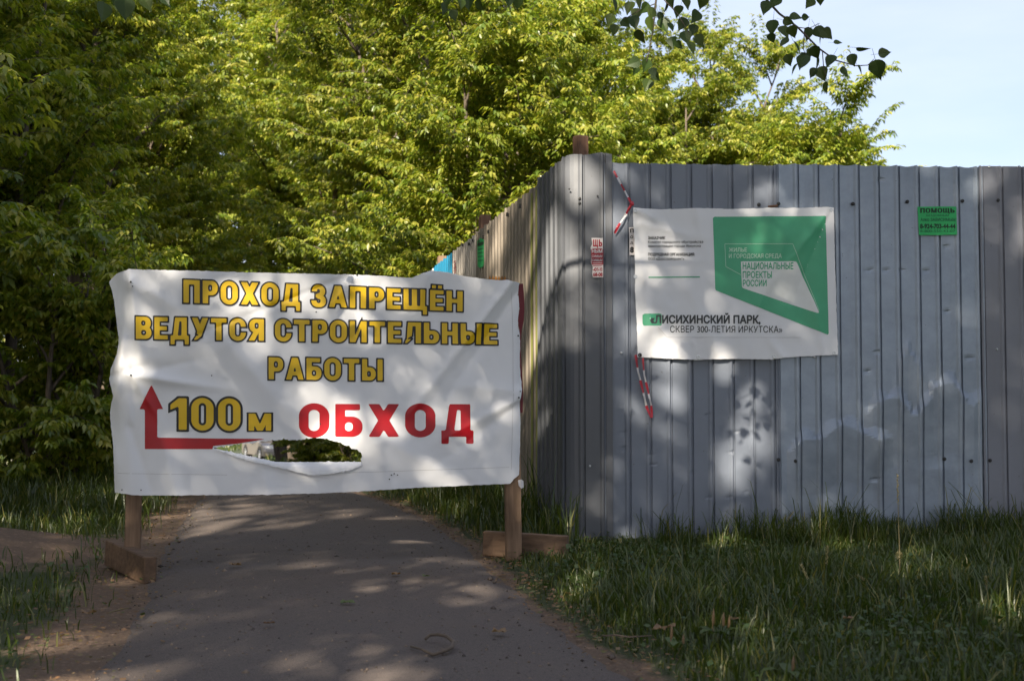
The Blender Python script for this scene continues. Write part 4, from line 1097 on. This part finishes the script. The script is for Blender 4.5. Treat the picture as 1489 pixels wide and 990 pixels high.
# trees that stand left of and behind the viewer and shade this corner
SHADE = [(POPLARS, 0, -2.3, -2.2, 0.4, 0.95), (POPLARS, 1, -6.7, -1.2, 1.7, 0.76), (POPLARS, 1, -0.6, -4.5, 2.9, 0.98), (POPLARS, 0, -5.0, -5.0, 4.4, 0.98), (POPLARS, 1, -2.8, -7.4, 5.0, 1.1),
         (POPLARS, 1, -3.9, -4.0, 3.7, 0.68),
         (MAPLES, 2, -7.4, 4.2, 0.7, 1.05), (MAPLES, 0, -8.8, 7.4, 2.0, 0.95), (MAPLES, 0, -6.6, 3.0, 3.2, 0.97), (MAPLES, 1, -11.5, 10.5, 3.0, 0.9),
         (POPLARS, 0, 5.6, 0.8, 0.9, 0.95), (POPLARS, 1, 3.9, -4.2, 2.1, 1.1), (MAPLES, 2, 8.8, 2.6, 4.0, 0.95), (POPLARS, 0, 0.8, -8.5, 3.3, 1.1)]  # trees on the right are unseen, added to cut down the sky light
SH = []
for j, (pr, i, x, y, r, s) in enumerate(SHADE):
    nm = 'poplar_tree' if pr is POPLARS else 'maple_tree'
    SH.append(tree(pr, i, x, y, r, s, ['poplar whose leafy twigs hang into the top of the picture', 'poplar standing beside the path left of the viewer', 'poplar behind the viewer at the path', 'poplar farther behind the viewer on the left', 'poplar farthest behind the viewer', 'smaller poplar between the others left of the viewer',
              'maple out of frame left, nearest the grass', 'maple out of frame left, shading the dark corner', 'maple out of frame left, next to the poplars', 'maple out of frame left, farthest along', 'added unseen poplar right of the viewer, dims the sky light', 'added unseen poplar behind the viewer, right of the path, dims the sky light', 'added unseen maple far right of the lawn, dims the sky light', 'poplar far behind the viewer beside the path'][j], name=nm))

# hanging poplar twigs with single leaves, part of the first poplar
def leaf_mesh(seed):
    rng = random.Random(seed)
    prof = [(0, 0.0), (0.03, 0.16), (0.10, 0.31), (0.22, 0.40), (0.36, 0.41), (0.52, 0.34), (0.68, 0.22), (0.84, 0.09), (1.0, 0.0)]
    V = []; F = []
    for a, c in prof:
        z = -0.10 * a * a
        V += [(a, -c + rng.gauss(0, 0.012), z + 0.22 * c), (a, 0, z), (a, c + rng.gauss(0, 0.012), z + 0.22 * c)]
    for i in range(len(prof) - 1):
        F += [(i * 3, i * 3 + 1, i * 3 + 4, i * 3 + 3), (i * 3 + 1, i * 3 + 2, i * 3 + 5, i * 3 + 4)]
    b = len(V); V += [(-0.55, 0.008, 0.05), (-0.55, -0.008, 0.05), (0.02, -0.012, 0), (0.02, 0.012, 0), (-0.55, 0, 0.035), (0.02, 0, -0.02)]
    F += [(b, b + 1, b + 2, b + 3), (b + 1, b + 4, b + 5, b + 2), (b + 4, b, b + 3, b + 5)]
    me = bpy.data.meshes.new('leaf'); me.from_pydata(V, [], F); me.update(); me.materials.append(M['poplar'])
    a_ = me.attributes.new('var', 'FLOAT', 'POINT'); a_.data.foreach_set('value', [rng.random()] * len(V))
    return me
LM = [leaf_mesh(s) for s in range(6)]
pop = SH[0]
pinv = (Matrix.Translation(pop.location) @ pop.rotation_euler.to_matrix().to_4x4() @ Matrix.Diagonal((*pop.scale, 1))).inverted()
rg = random.Random(5)
def hanging(name, paths, leaves, Y, size):
    V = []; F = []
    for pts, r0 in paths:
        P = [at(x, y, Y + o) for x, y, o in pts]; n = len(P)
        v, f = tube_vf([pinv @ p for p in P], [(r0 + (0.0012 - r0) * i / (n - 1)) / pop.scale[0] for i in range(n)], 5, True, len(V)); V += v; F += f
    tw = mesh(name, V, F, M['bark'], pop, True)
    for (x, y, sc, ang) in leaves:
        p = at(x, y, Y + rg.uniform(-0.18, 0.18)); L = size * sc
        d = Vector((math.cos(math.radians(ang)), rg.uniform(-0.35, 0.35), -math.sin(math.radians(ang)))).normalized()
        w = Vector((rg.gauss(0, 1), rg.gauss(0, 1) - 1.2, rg.gauss(0, 0.5))); n_ = (w - d * w.dot(d)).normalized(); s_ = n_.cross(d)
        Mx = Matrix((d, s_, n_)).transposed().to_4x4() @ Matrix.Scale(L, 4); Mx.translation = p - d * L * 0.5
        o = bpy.data.objects.new('leaf', LM[rg.randrange(6)]); COL.objects.link(o); o.parent = tw; o.matrix_local = pinv @ Mx
def near(pts):   # leaf angle: hang down with scatter
    return [(x, y, rg.uniform(0.75, 1.15), rg.uniform(50, 125)) for x, y in pts]
hanging('twig', [([(1060, -150, -.1), (1095, -60, 0), (1115, 0, 0), (1133, 20, 0), (1160, 40, 0), (1190, 70, 0), (1215, 88, 0), (1245, 96, 0), (1262, 95, 0), (1271, 86, 0)], 0.006), ([(1160, 40, 0), (1176, 42, 0), (1192, 34, 0)], 0.002), ([(1170, 48, 0), (1168, 70, 0), (1172, 82, 0)], 0.002), ([(1196, 74, 0), (1198, 100, 0), (1202, 116, 0)], 0.002)],
        near([(1113, 12), (1126, 3), (1177, 4), (1193, 1), (1123, 41), (1141, 47), (1153, 47), (1175, 50), (1123, 56), (1139, 62), (1192, 48), (1160, 70), (1186, 77), (1178, 78), (1147, 88), (1167, 91), (1155, 101), (1170, 86), (1182, 107), (1207, 89), (1196, 108), (1229, 105), (1251, 103), (1201, 128), (1193, 58), (1240, 88), (1188, 92)])
        + [(1158, 25, .9, 8), (1172, 25, .6, -5), (1147, 32, .8, 20), (1203, 50, 1.0, 55), (1219, 62, .6, 0), (1256, 71, 1.0, 10), (1287, 77, .9, -8), (1277, 102, 1.4, 70), (1242, 83, .5, 10)], 4.4, 0.054)
hanging('twig', [([(975, -140, -.1), (960, -50, 0), (954, 0, 0), (950, 40, 0), (945, 70, 0), (940, 90, 0)], 0.006), ([(954, 5, 0), (930, 15, 0), (908, 28, 0)], 0.002), ([(956, -10, 0), (985, 20, 0), (1003, 50, 0)], 0.0025), ([(950, 35, 0), (962, 45, 0)], 0.002)],
        near([(887, 30), (893, 44), (894, 8), (910, 34), (922, 33), (932, 54), (956, 57), (966, 37), (988, 66), (978, 62), (1006, 70), (1018, 60), (986, 17), (998, 5), (937, 13), (947, 20), (1011, 25), (976, 40), (1008, 44), (939, 96), (950, 106), (941, 124), (954, 112), (925, 22), (968, 12), (960, 26), (930, 5), (992, 36), (915, 12), (976, 3), (1021, 4), (946, 36), (998, 55)]) + [(920, 92, 1.0, 160), (924, 103, .7, 110)], 4.4, 0.054)
hanging('twig', [([(690, -130, -.1), (680, -40, 0), (668, -8, 0), (655, 4, 0)], 0.004), ([(680, -40, 0), (720, -20, 0), (745, -6, 0)], 0.003)], near([(645, 14), (660, 23), (671, 6), (682, 5), (698, 8), (740, 3), (753, 5), (650, 2), (728, -4)]), 4.4, 0.054)
hanging('twig', [([(140, -120, -.1), (160, -40, 0), (176, -10, 0), (215, -4, 0), (238, -4, 0)], 0.004)], [(150, 18, 1.2, 88), (182, 14, 1.3, 86), (214, 6, .9, 60), (241, 2, .7, 50), (168, -4, 1.0, 100), (198, -2, .9, 75)], 4.2, 0.062)
# the bough that carries the twigs
B0 = Vector((-2.3, -2.2, 3.6))
bp_ = [B0, Vector((-2.9, 1.2, 3.8)), Vector((-1.9, 2.6, 3.6)), Vector((-0.9, 3.8, 3.2)), Vector((0.2, 4.25, 2.95)), Vector((0.95, 4.35, 2.62))]
V, F = tube_vf([pinv @ p for p in bp_], [0.045, 0.04, 0.03, 0.02, 0.012, 0.006], 7)
mesh('bough', V, F, M['bark'], pop, True)

# ------------------------------------------------------------------ grass
def blades(n_try, xr, yr, dens, hfun, rng, wid=(0.003, 0.006)):
    x = rng.uniform(*xr, n_try); y = rng.uniform(*yr, n_try)
    d = np.maximum(lx(y) - x, x - rx(y))
    keep = (d > rng.uniform(-0.03, 0.10, n_try)) & (rng.random(n_try) < dens(x, y, d))
    x, y, d = x[keep], y[keep], d[keep]; n = len(x)
    h = hfun(x, y, d) * rng.uniform(0.4, 1.3, n) * np.where(rng.random(n) < 0.05, 1.7, 1.0)
    z = ground_z(x, y) - 0.01
    az = rng.uniform(0, 2 * math.pi, n); ln = rng.uniform(0.1, 0.75, n) * h; w = rng.uniform(*wid, n)
    dx, dy = np.cos(az), np.sin(az); tw = az + math.pi / 2 + rng.normal(0, 0.5, n); sx, sy = np.cos(tw) * w, np.sin(tw) * w
    V = []
    for u, ww in ((0, 0.8), (0.45, 1.0), (0.8, 0.6)):
        bx = x + dx * ln * u ** 2; by = y + dy * ln * u ** 2; bz = z + h * (u - 0.18 * u ** 3)
        V += [np.stack([bx - sx * ww / 2, by - sy * ww / 2, bz], -1), np.stack([bx + sx * ww / 2, by + sy * ww / 2, bz], -1)]
    V.append(np.stack([x + dx * ln, y + dy * ln, z + h * 0.82 * (1 - 0.25 * (ln / h))], -1))
    V = np.stack(V, 1).reshape(-1, 3); q = np.arange(n)[:, None] * 7
    F = np.concatenate([q + np.array([t_]) for t_ in ([0, 1, 3], [0, 3, 2], [2, 3, 5], [2, 5, 4], [4, 5, 6])])
    var = np.where(rng.random(n) < 0.09, rng.uniform(0.85, 1.0, n), rng.uniform(0, 0.72, n))
    return V, F, np.repeat(var, 7)
def fence_dist(x, y):   # distance in front of the right run
    return (x - CORNER.x) * RN.x + (y - CORNER.y) * RN.y
def lfence(x, y): return (x - CORNER.x) * LN.x + (y - CORNER.y) * LN.y
rng = np.random.default_rng(99)
parts = []
# lawn in front of the right run
def dl(x, y, d): return np.where(fence_dist(x, y) > -0.02, 1.0, 0.0) * sstep(-0.02, 0.20, d + 0.2 * (fbm(x * 3, y * 3) - 0.35)) * (0.55 + 0.9 * (fbm(x * 2.2, y * 2.2) - 0.2))
def hl(x, y, d):
    fd_ = fence_dist(x, y)
    return (0.066 + 0.15 * sstep(0.2, 1.2, fd_) * np.clip(fbm(x * 1.6 + 4, y * 1.6) * 1.6 - 0.45, 0, 1) + 0.07 * np.exp(-(fd_ / 0.3) ** 2) * (0.2 + fbm(x * 3, y * 3)) * sstep(0.8, 2.0, x) + 0.05 * sstep(1.2, 2.6, x)) * sstep(-0.05, 0.5, d + 0.15)
parts.append(blades(95000, (-0.35, 4.2), (2.9, 6.95), dl, hl, rng))
# tall tufts against the fence foot
def dt_(x, y, d): f_ = fence_dist(x, y); return np.where((f_ > 0.0) & (f_ < 0.42), 1.0, 0.0) * np.clip(fbm(x * 5, y * 2) * 2.2 - 0.75, 0, 1) * sstep(0.5, 1.4, x)
parts.append(blades(26000, (0.3, 4.2), (6.1, 6.95), dt_, lambda x, y, d: 0.10 + 0.24 * fbm(x * 4, y), rng, (0.003, 0.007)))
# verge between the path and the receding fence
def dr(x, y, d): return np.where(lfence(x, y) > 0.0, 1.0, 0.0) * sstep(0.0, 0.22, d) * (x > lx(y))
parts.append(blades(60000, (-3.0, 0.35), (6.2, 16.0), dr, lambda x, y, d: 0.10 + 0.26 * sstep(0.05, 0.5, d) * (0.4 + fbm(x * 3, y * 3)), rng, (0.004, 0.008)))
# left verge
def dlv(x, y, d):
    bare = np.exp(-(((x + 2.55) / 0.7) ** 2 + ((y - 5.9) / 0.75) ** 2))
    return (x < lx(y)) * sstep(0.05, 0.42, d + 0.35 * (fbm(x * 3.2, y * 3.2) - 0.45)) * np.clip(1.0 - 1.25 * bare, 0, 1) * (0.5 + 0.5 * sstep(6.4, 7.6, y))
parts.append(blades(80000, (-5.2, -0.9), (3.0, 10.5), dlv, lambda x, y, d: (0.05 + 0.06 * fbm(x * 2, y * 2)) + 0.20 * sstep(6.6, 8.4, y) * (0.3 + fbm(x * 3, y * 3)), rng, (0.004, 0.007)))
# farther turf seen past the posts and through the tear
def df(x, y, d): return np.where((x < lx(y)) | (lfence(x, y) > 0.0), 1.0, 0.0) * sstep(0.0, 0.3, d)
parts.append(blades(26000, (-8, -0.5), (10.0, 22.0), df, lambda x, y, d: 0.12 + 0.2 * fbm(x * 2, y * 2), rng, (0.008, 0.016)))
parts.append(blades(24000, (-26, -8), (30.0, 80.0), lambda x, y, d: np.ones_like(x), lambda x, y, d: 0.18 + 0.2 * fbm(x, y), rng, (0.03, 0.06)))
vs, fs, at_ = [], [], []; b = 0
for V, F, a in parts: vs.append(V); fs.append(F + b); at_.append(a); b += len(V)
me = np_mesh('grass', np.concatenate(vs), np.concatenate(fs), {'var': np.concatenate(at_)})
tag(link('grass', me, M['grass']), 'green grass of the lawn and verges around the path and fence', 'grass', kind='stuff')
# clover and small broad leaves low in the turf
n = 26000
x = rng.uniform(-0.3, 4.0, n); y = rng.uniform(2.9, 6.8, n)
x2 = rng.uniform(-4.5, -0.9, 9000); y2 = rng.uniform(3.0, 9.5, 9000); x = np.concatenate([x, x2]); y = np.concatenate([y, y2])
d = np.maximum(lx(y) - x, x - rx(y))
bare = np.exp(-(((x + 2.55) / 0.8) ** 2 + ((y - 5.9) / 0.85) ** 2))
k_ = (d > 0.06 + 0.4 * rng.random(len(x)) * (fbm(x * 4, y * 4))) & (fence_dist(x, y) > 0.02) & (fbm(x * 1.8 + 7, y * 1.8) + rng.normal(0, 0.1, len(x)) > 0.40) & (bare < 0.45)
x, y = x[k_], y[k_]; n = len(x)
P = np.stack([x, y, ground_z(x, y) + rng.uniform(0.005, 0.06, n)], -1)
e = unit(np.stack([rng.normal(0, 1, n), rng.normal(0, 1, n), rng.normal(0.1, 0.35, n)], -1)); w = unit(np.cross(e, np.stack([rng.normal(0, .4, n), rng.normal(0, .4, n), np.ones(n)], -1)))
L = rng.uniform(0.010, 0.028, (n, 1)) * np.where(rng.random((n, 1)) < 0.10, rng.uniform(1.2, 1.6, (n, 1)), 1.0)
V = np.stack([P, P + e * L * 0.5 + w * L * 0.4, P + e * L, P + e * L * 0.5 - w * L * 0.4], 1).reshape(-1, 3); q = np.arange(n)[:, None] * 4
me = np_mesh('ground_cover', V, np.concatenate([q + np.array([[0, 1, 2]]), q + np.array([[0, 2, 3]])]), {'var': np.repeat(rng.random(n), 4)})
tag(link('ground_cover', me, M['cover']), 'small clover and weed leaves growing low in the turf', 'ground cover', kind='stuff')
# dry litter along the path edges
n = 5200
y = rng.uniform(2.9, 10, n); sidev = rng.random(n) < 0.5
x = np.where(sidev, rx(y) + rng.normal(0.05, 0.07, n), lx(y) - rng.normal(0.12, 0.16, n))
P = np.stack([x, y, ground_z(x, y) + rng.uniform(0.010, 0.022, n)], -1)
e = unit(np.stack([rng.normal(0, 1, n), rng.normal(0, 1, n), rng.normal(0, 0.15, n)], -1)); w = unit(np.cross(e, np.stack([rng.normal(0, .3, n), rng.normal(0, .3, n), np.ones(n)], -1)))
L = rng.uniform(0.006, 0.026, (n, 1)); Wd = rng.uniform(0.12, 0.45, (n, 1))
V = np.stack([P, P + e * L * 0.5 + w * L * Wd, P + e * L, P + e * L * 0.5 - w * L * Wd], 1).reshape(-1, 3); q = np.arange(n)[:, None] * 4
me = np_mesh('litter', V, np.concatenate([q + np.array([[0, 1, 2]]), q + np.array([[0, 2, 3]])]), {'var': np.repeat(rng.random(n), 4)})
tag(link('litter', me, M['drypleaf']), 'dry brown leaf litter along the edges of the asphalt', 'litter', kind='stuff')

# grit and crumbs on the asphalt
n = 2600
y = 2.9 + 8 * rng.random(n) ** 1.4; u = rng.beta(0.75, 0.75, n); x = lx(y) + (rx(y) - lx(y)) * u
zz = ground_z(x, y) + 0.010 + 0.018 * np.sin(np.pi * u) + 0.012 * (fbm(x * 1.5, y * 1.5) - 0.42)
r = rng.uniform(0.0015, 0.006, (n, 1)) * (1 + (rng.random((n, 1)) < 0.04) * 1.5)
P = np.stack([x, y, zz], -1)
oct_ = np.array([[1, 0, 0], [0, 1, 0], [-1, 0, 0], [0, -1, 0], [0, 0, 0.8], [0, 0, -0.6]])
V = (P[:, None, :] + oct_[None] * r[:, None, :] * rng.uniform(0.6, 1.4, (n, 6, 3))).reshape(-1, 3); q = np.arange(n)[:, None] * 6
me = np_mesh('grit', V, np.concatenate([q + np.array([t_]) for t_ in ([0, 1, 4], [1, 2, 4], [2, 3, 4], [3, 0, 4], [1, 0, 5], [2, 1, 5], [3, 2, 5], [0, 3, 5])]), {'var': np.repeat(rng.random(n), 6)})
tag(link('grit', me, M['grit']), 'small stones and crumbs strewn over the asphalt path', 'grit', kind='stuff')
# ------------------------------------------------------------------ single plants and small things on the ground
def ground_at(px, py):
    r = ray(px, py); p = EYE + r * (CAM_H / -r.z)
    for _ in range(4): p = EYE + r * ((CAM_H - gz(p.x, p.y)) / -r.z)
    return p
def stalk(px, py, top_px, label, head='seed', col='drygrass', n_leaf=3, r=0.0022):
    p = ground_at(px, py); t_ = at(top_px[0], top_px[1], p.y); h_ = t_.z - p.z
    g = empty('grass_stalk', p); tag(g, label, 'plant')
    pts = [Vector((0, 0, -0.02)), Vector(((t_.x - p.x) * 0.3, 0.01, h_ * 0.5)), Vector((t_.x - p.x, 0.02, h_))]
    V, F = tube_vf(pts, [r, r * 0.8, r * 0.4], 5); o = mesh('stem', V, F, M[col], g)
    a_ = o.data.attributes.new('var', 'FLOAT', 'POINT'); a_.data.foreach_set('value', [0.4] * len(o.data.vertices))
    V = []; F = []
    if head == 'seed':
        for i in range(26):
            z = h_ * (0.74 + 0.26 * i / 26); c = Vector(((t_.x - p.x) * (0.6 + 0.4 * i / 26), 0.015, z)); a = i * 2.4
            d = Vector((math.cos(a), math.sin(a), 1.3)).normalized() * 0.012; s = Vector((-math.sin(a), math.cos(a), 0)) * 0.003
            b = len(V); V += [c, c + d * 0.5 + s, c + d, c + d * 0.5 - s]; F += [(b, b + 1, b + 2, b + 3)]
    else:
        c = pts[-1]
        for i in range(40):
            z = 1 - 2 * (i + .5) / 40; a = i * 2.4; q = math.sqrt(1 - z * z); d = Vector((q * math.cos(a), q * math.sin(a), z)) * 0.014; s = d.cross(Vector((0.3, 0.5, 0.8))).normalized() * 0.0022
            b = len(V); V += [c + d * .2, c + d + s, c + d * 1.15, c + d - s]; F += [(b, b + 1, b + 2, b + 3)]
    o = mesh('seed_head', V, F, M['drygrass'], g); a_ = o.data.attributes.new('var', 'FLOAT', 'POINT'); a_.data.foreach_set('value', [0.8] * len(o.data.vertices))
    for i in range(n_leaf):
        a = rg.uniform(0, 6.28); L = h_ * rg.uniform(0.3, 0.6); d = Vector((math.cos(a), math.sin(a), 0)); s = Vector((-math.sin(a), math.cos(a), 0)) * 0.003
        V = []
        for u in (0, .35, .7, 1): c = d * L * 0.6 * u * u + Vector((0, 0, L * (u - 0.25 * u ** 3))); V += [c - s * (1 - u * .9), c + s * (1 - u * .9)]
        o = mesh('blade', V, [(2 * j, 2 * j + 1, 2 * j + 3, 2 * j + 2) for j in range(3)], M['grass'], g); a_ = o.data.attributes.new('var', 'FLOAT', 'POINT'); a_.data.foreach_set('value', [0.5] * 8)
stalk(1310, 862, (1307, 690), 'tall straight seeding grass stalk in front of the dented zinc sheet')
stalk(1311, 870, (1310, 808), 'short stalk with a round fluffy seed head below the dented zinc sheet', 'puff')
stalk(1202, 900, (1205, 795), 'thin weed stalk with pale top in the middle of the lawn', 'seed', 'grass')
stalk(1190, 905, (1166, 822), 'slanting thin stem left of the pale topped weed', 'seed', 'grass')
stalk(1465, 880, (1474, 828), 'dry bent grass stalk in the sunny patch at the right edge')
stalk(1440, 890, (1436, 840), 'dry upright stalk in the sunny patch of the lawn')
stalk(1284, 872, (1248, 838), 'dry fallen stem leaning in the lawn', 'seed')
stalk(1134, 790, (1155, 745), 'dead brown stem leaning at the foot of the fence', 'seed', n_leaf=0)
def plantain(px, py, label, spikes, leaves=5):
    p = ground_at(px, py); g = empty('plantain', p); tag(g, label, 'plant', 'plantains beside the path')
    for i in range(leaves):
        a = i * 2 * math.pi / max(1, leaves) + rg.uniform(-.3, .3); L = rg.uniform(0.05, 0.09); d = Vector((math.cos(a), math.sin(a), 0)); s = Vector((-math.sin(a), math.cos(a), 0))
        V = []
        for u, w_ in ((0, .1), (.3, .55), (.6, .6), (.85, .35), (1, .02)): c = d * L * u + Vector((0, 0, 0.012 + 0.03 * math.sin(u * 2.4))); V += [c - s * 0.026 * w_, c + s * 0.026 * w_]
        o = mesh('leaf', V, [(2 * j, 2 * j + 1, 2 * j + 3, 2 * j + 2) for j in range(4)], M['cover'], g); a_ = o.data.attributes.new('var', 'FLOAT', 'POINT'); a_.data.foreach_set('value', [0.8] * len(V))
    for (dx, h_) in spikes:
        c0 = Vector((dx, rg.uniform(-.02, .02), 0)); V, F = tube_vf([c0 * .3, c0 + Vector((0, 0, h_ * .45)), c0 + Vector((0.002, 0, h_ * .55)), c0 + Vector((.003, 0, h_ * .8)), c0 + Vector((.004, 0, h_))], [0.0015, 0.0015, 0.0045, 0.0045, 0.001], 6)
        o = mesh('seed_spike', V, F, M['drypleaf'], g); a_ = o.data.attributes.new('var', 'FLOAT', 'POINT'); a_.data.foreach_set('value', [0.6] * len(V))
plantain(1042, 932, 'plantain with several ochre seed spikes beside the path end', [(-.01, .10), (.02, .09), (.04, .075)])
plantain(982, 950, 'plantain with two ochre spikes nearest the asphalt edge', [(-.012, .085), (.02, .06)], 3)
plantain(1150, 992, 'plantain with a single ochre spike at the bottom edge', [(0, .075)], 4)
def fallen(px, py, size, label, seed, var=0.4, mat='drypleaf'):
    p = ground_at(px, py); r_ = random.Random(seed); a0 = r_.uniform(0, 6.28); V = [Vector((0, 0, 0.006))]; n = 14
    for i in range(n):
        a = 2 * math.pi * i / n; r = size * (0.55 + 0.45 * abs(math.cos(a * 2.5)) * r_.uniform(.7, 1.1)); V.append(Vector((r * math.cos(a + a0), r * 0.7 * math.sin(a + a0), 0.004 + size * r_.uniform(0.0, 0.45))))
    o = mesh('fallen_leaf', [v for v in V], [(0, i + 1, (i + 1) % n + 1) for i in range(n)], M[mat]); o.location = p + Vector((0, 0, 0.03))
    a_ = o.data.attributes.new('var', 'FLOAT', 'POINT'); a_.data.foreach_set('value', [var] * len(V)); tag(o, label, 'leaf', 'fallen leaves')
fallen(342, 833, 0.035, 'dry brown leaf on the asphalt just right of the left foot block', 1)
fallen(505, 890, 0.030, 'pale green leaf lying in the middle of the path', 2, 1.0)
fallen(391, 922, 0.022, 'small dark leaf left of the middle of the path', 3, 0.0)
fallen(620, 850, 0.022, 'green leaf lying beside a brown scatter on the path', 4, 1.0)
fallen(576, 847, 0.026, 'brown curled leaf on the path below the banner middle', 5)
fallen(727, 934, 0.032, 'curled olive brown leaf right of the bent stick', 6, 0.6)
fallen(965, 930, 0.045, 'large tan dry leaf in the grass at the path edge', 7, 0.45)
fallen(1068, 915, 0.030, 'tan dry leaf in the lawn behind the plantain', 8, 0.45)
fallen(1035, 868, 0.035, 'brown dry leaf farther up the lawn', 9)
fallen(1234, 915, 0.024, 'orange dry leaf in the middle of the lawn', 10, 0.3)
fallen(128, 906, 0.03, 'dry leaf in the dirt left of the path', 11)
# bent stick on the path
P = [ground_at(x, y) + Vector((0, 0, 0.034 + dz)) for x, y, dz in [(597, 956, 0), (612, 962, .004), (630, 969, 0), (646, 965, .004), (657, 960, .006), (659, 955, .012), (650, 950, .018), (638, 946, .016), (624, 945, .012), (619, 948, .006)]]
V, F = tube_vf(P, [.0035, .004, .005, .0065, .0075, .006, .0055, .005, .005, .0045], 6); tag(mesh('stick', V, F, M['twig'], smooth=True), 'bent hook shaped dead stick lying on the asphalt', 'stick')
P = [ground_at(x, y) + Vector((0, 0, 0.030)) for x, y in [(875, 938), (895, 937), (915, 940), (948, 938)]]
V, F = tube_vf(P, [.002, .003, .003, .0015], 5); tag(mesh('stick', V, F, M['twig'], smooth=True), 'thin straight dry twig at the right edge of the path', 'stick')
P = [ground_at(x, y) + Vector((0, 0, 0.03)) for x, y in [(158, 903), (172, 899), (187, 896)]]
V, F = tube_vf(P, [.002, .0025, .0015], 5); tag(mesh('stick', V, F, M['drygrass'], smooth=True), 'short pale straw lying at the left edge of the path', 'stick')

# ------------------------------------------------------------------ parked car far down the path
def car(x, y, yaw):
    g = empty('parked_car', (x, y, gz(x, y))); g.rotation_euler = (0, 0, yaw)
    tag(g, 'silver beige parked car seen through the torn hole in the banner', 'car')
    # lower body: side outline (length x, height z), nose at +x
    low = [(-2.1, .32), (-2.15, .62), (-2.08, .92), (-1.5, .98), (.75, .97), (1.55, .86), (2.02, .72), (2.12, .5), (2.06, .26), (-2.0, .24)]
    def loft(name, outline, ws, mat, parent):
        n = len(outline); V = []; F = []
        for w, ins in ws:
            cx = sum(p[0] for p in outline) / n; cz = sum(p[1] for p in outline) / n
            V += [Vector((cx + (a - cx) * ins, w, cz + (b_ - cz) * ins)) for a, b_ in outline]
        for q in range(len(ws) - 1): F += [(q * n + i, q * n + (i + 1) % n, (q + 1) * n + (i + 1) % n, (q + 1) * n + i) for i in range(n)]
        F += [tuple(reversed(range(n))), tuple(range((len(ws) - 1) * n, len(ws) * n))]
        return mesh(name, V, F, mat, parent, False)
    loft('body', low, [(-.88, .95), (-.82, 1), (.82, 1), (.88, .95)], M['carpaint'], g)
    top = [(-1.85, .97), (-1.35, 1.44), (-.2, 1.5), (.35, 1.44), (1.15, .97)]
    V = []
    for w0, w1 in ((-.80, -.62), (.80, .62)):
        V += [Vector((a, w0 + (w1 - w0) * (b_ - .97) / .53, b_)) for a, b_ in top]
    mesh('cabin', V, [(0, 1, 2, 3, 4), (9, 8, 7, 6, 5)] + [(i, 5 + i, 6 + i, 1 + i) for i in range(4)], M['carpaint'], g)
    for sg in (-1, 1):
        for a0, a1 in ((-1.35, -.35), (-.25, .72)):
            f = lambda a, z: Vector((a, sg * (.805 - (.18) * (z - .97) / .53), z))
            mesh('window', [f(a0, 1.02), f(a1 + .18 * (a1 > 0), 1.02), f(a1 - .28 * (a1 > 0), 1.38), f(a0 + .2 * (a0 < -1), 1.38)], [(0, 1, 2, 3)], M['glass'], g)
        for a in (-1.30, 1.30):
            n = 20; V = []
            for w, r in ((.62, .31), (.62, .33), (.84, .33), (.895, .31), (.895, .21)):
                V += [Vector((a + r * math.cos(2 * math.pi * i / n), sg * w, .33 + r * math.sin(2 * math.pi * i / n))) for i in range(n)]
            wh = mesh('wheel', V, [(q * n + i, q * n + (i + 1) % n, (q + 1) * n + (i + 1) % n, (q + 1) * n + i) for q in range(4) for i in range(n)], M['tyre'], g)
            V = [Vector((a + r * math.cos(2 * math.pi * i / n), sg * w, .33 + r * math.sin(2 * math.pi * i / n))) for w, r in ((.89, .215), (.90, .19), (.88, .06), (.905, .04)) for i in range(n)]
            mesh('rim', V, [(q * n + i, q * n + (i + 1) % n, (q + 1) * n + (i + 1) % n, (q + 1) * n + i) for q in range(3) for i in range(n)] + [tuple(range(3 * n, 4 * n))], M['rim'], wh)
            V = [Vector((a + r * math.cos(math.pi * i / 12), sg * (.886), .33 + r * math.sin(math.pi * i / 12))) for r in (.33, .41) for i in range(13)]
            mesh('wheel_arch', V, [(i, i + 1, 14 + i, 13 + i) for i in range(12)], M['tyre'], g)
        V, F = box_vf((2.03, sg * .62, .70), (.06, .19, .07)); mesh('headlight', V, F, M['lamp'], g)
        V, F = box_vf((.05, sg * .89, .80), (.09, .012, .015)); mesh('door_handle', V, F, M['tyre'], g)
    mesh('windscreen', [Vector((1.10, -.74, 1.0)), Vector((1.10, .74, 1.0)), Vector((.40, .62, 1.43)), Vector((.40, -.62, 1.43))], [(0, 1, 2, 3)], M['glass'], g)
    V, F = box_vf((2.08, 0, .42), (.06, .8, .09)); mesh('bumper', V, F, M['carpaint'], g)
    return g
car(-12.1, 62.0, math.radians(-63))
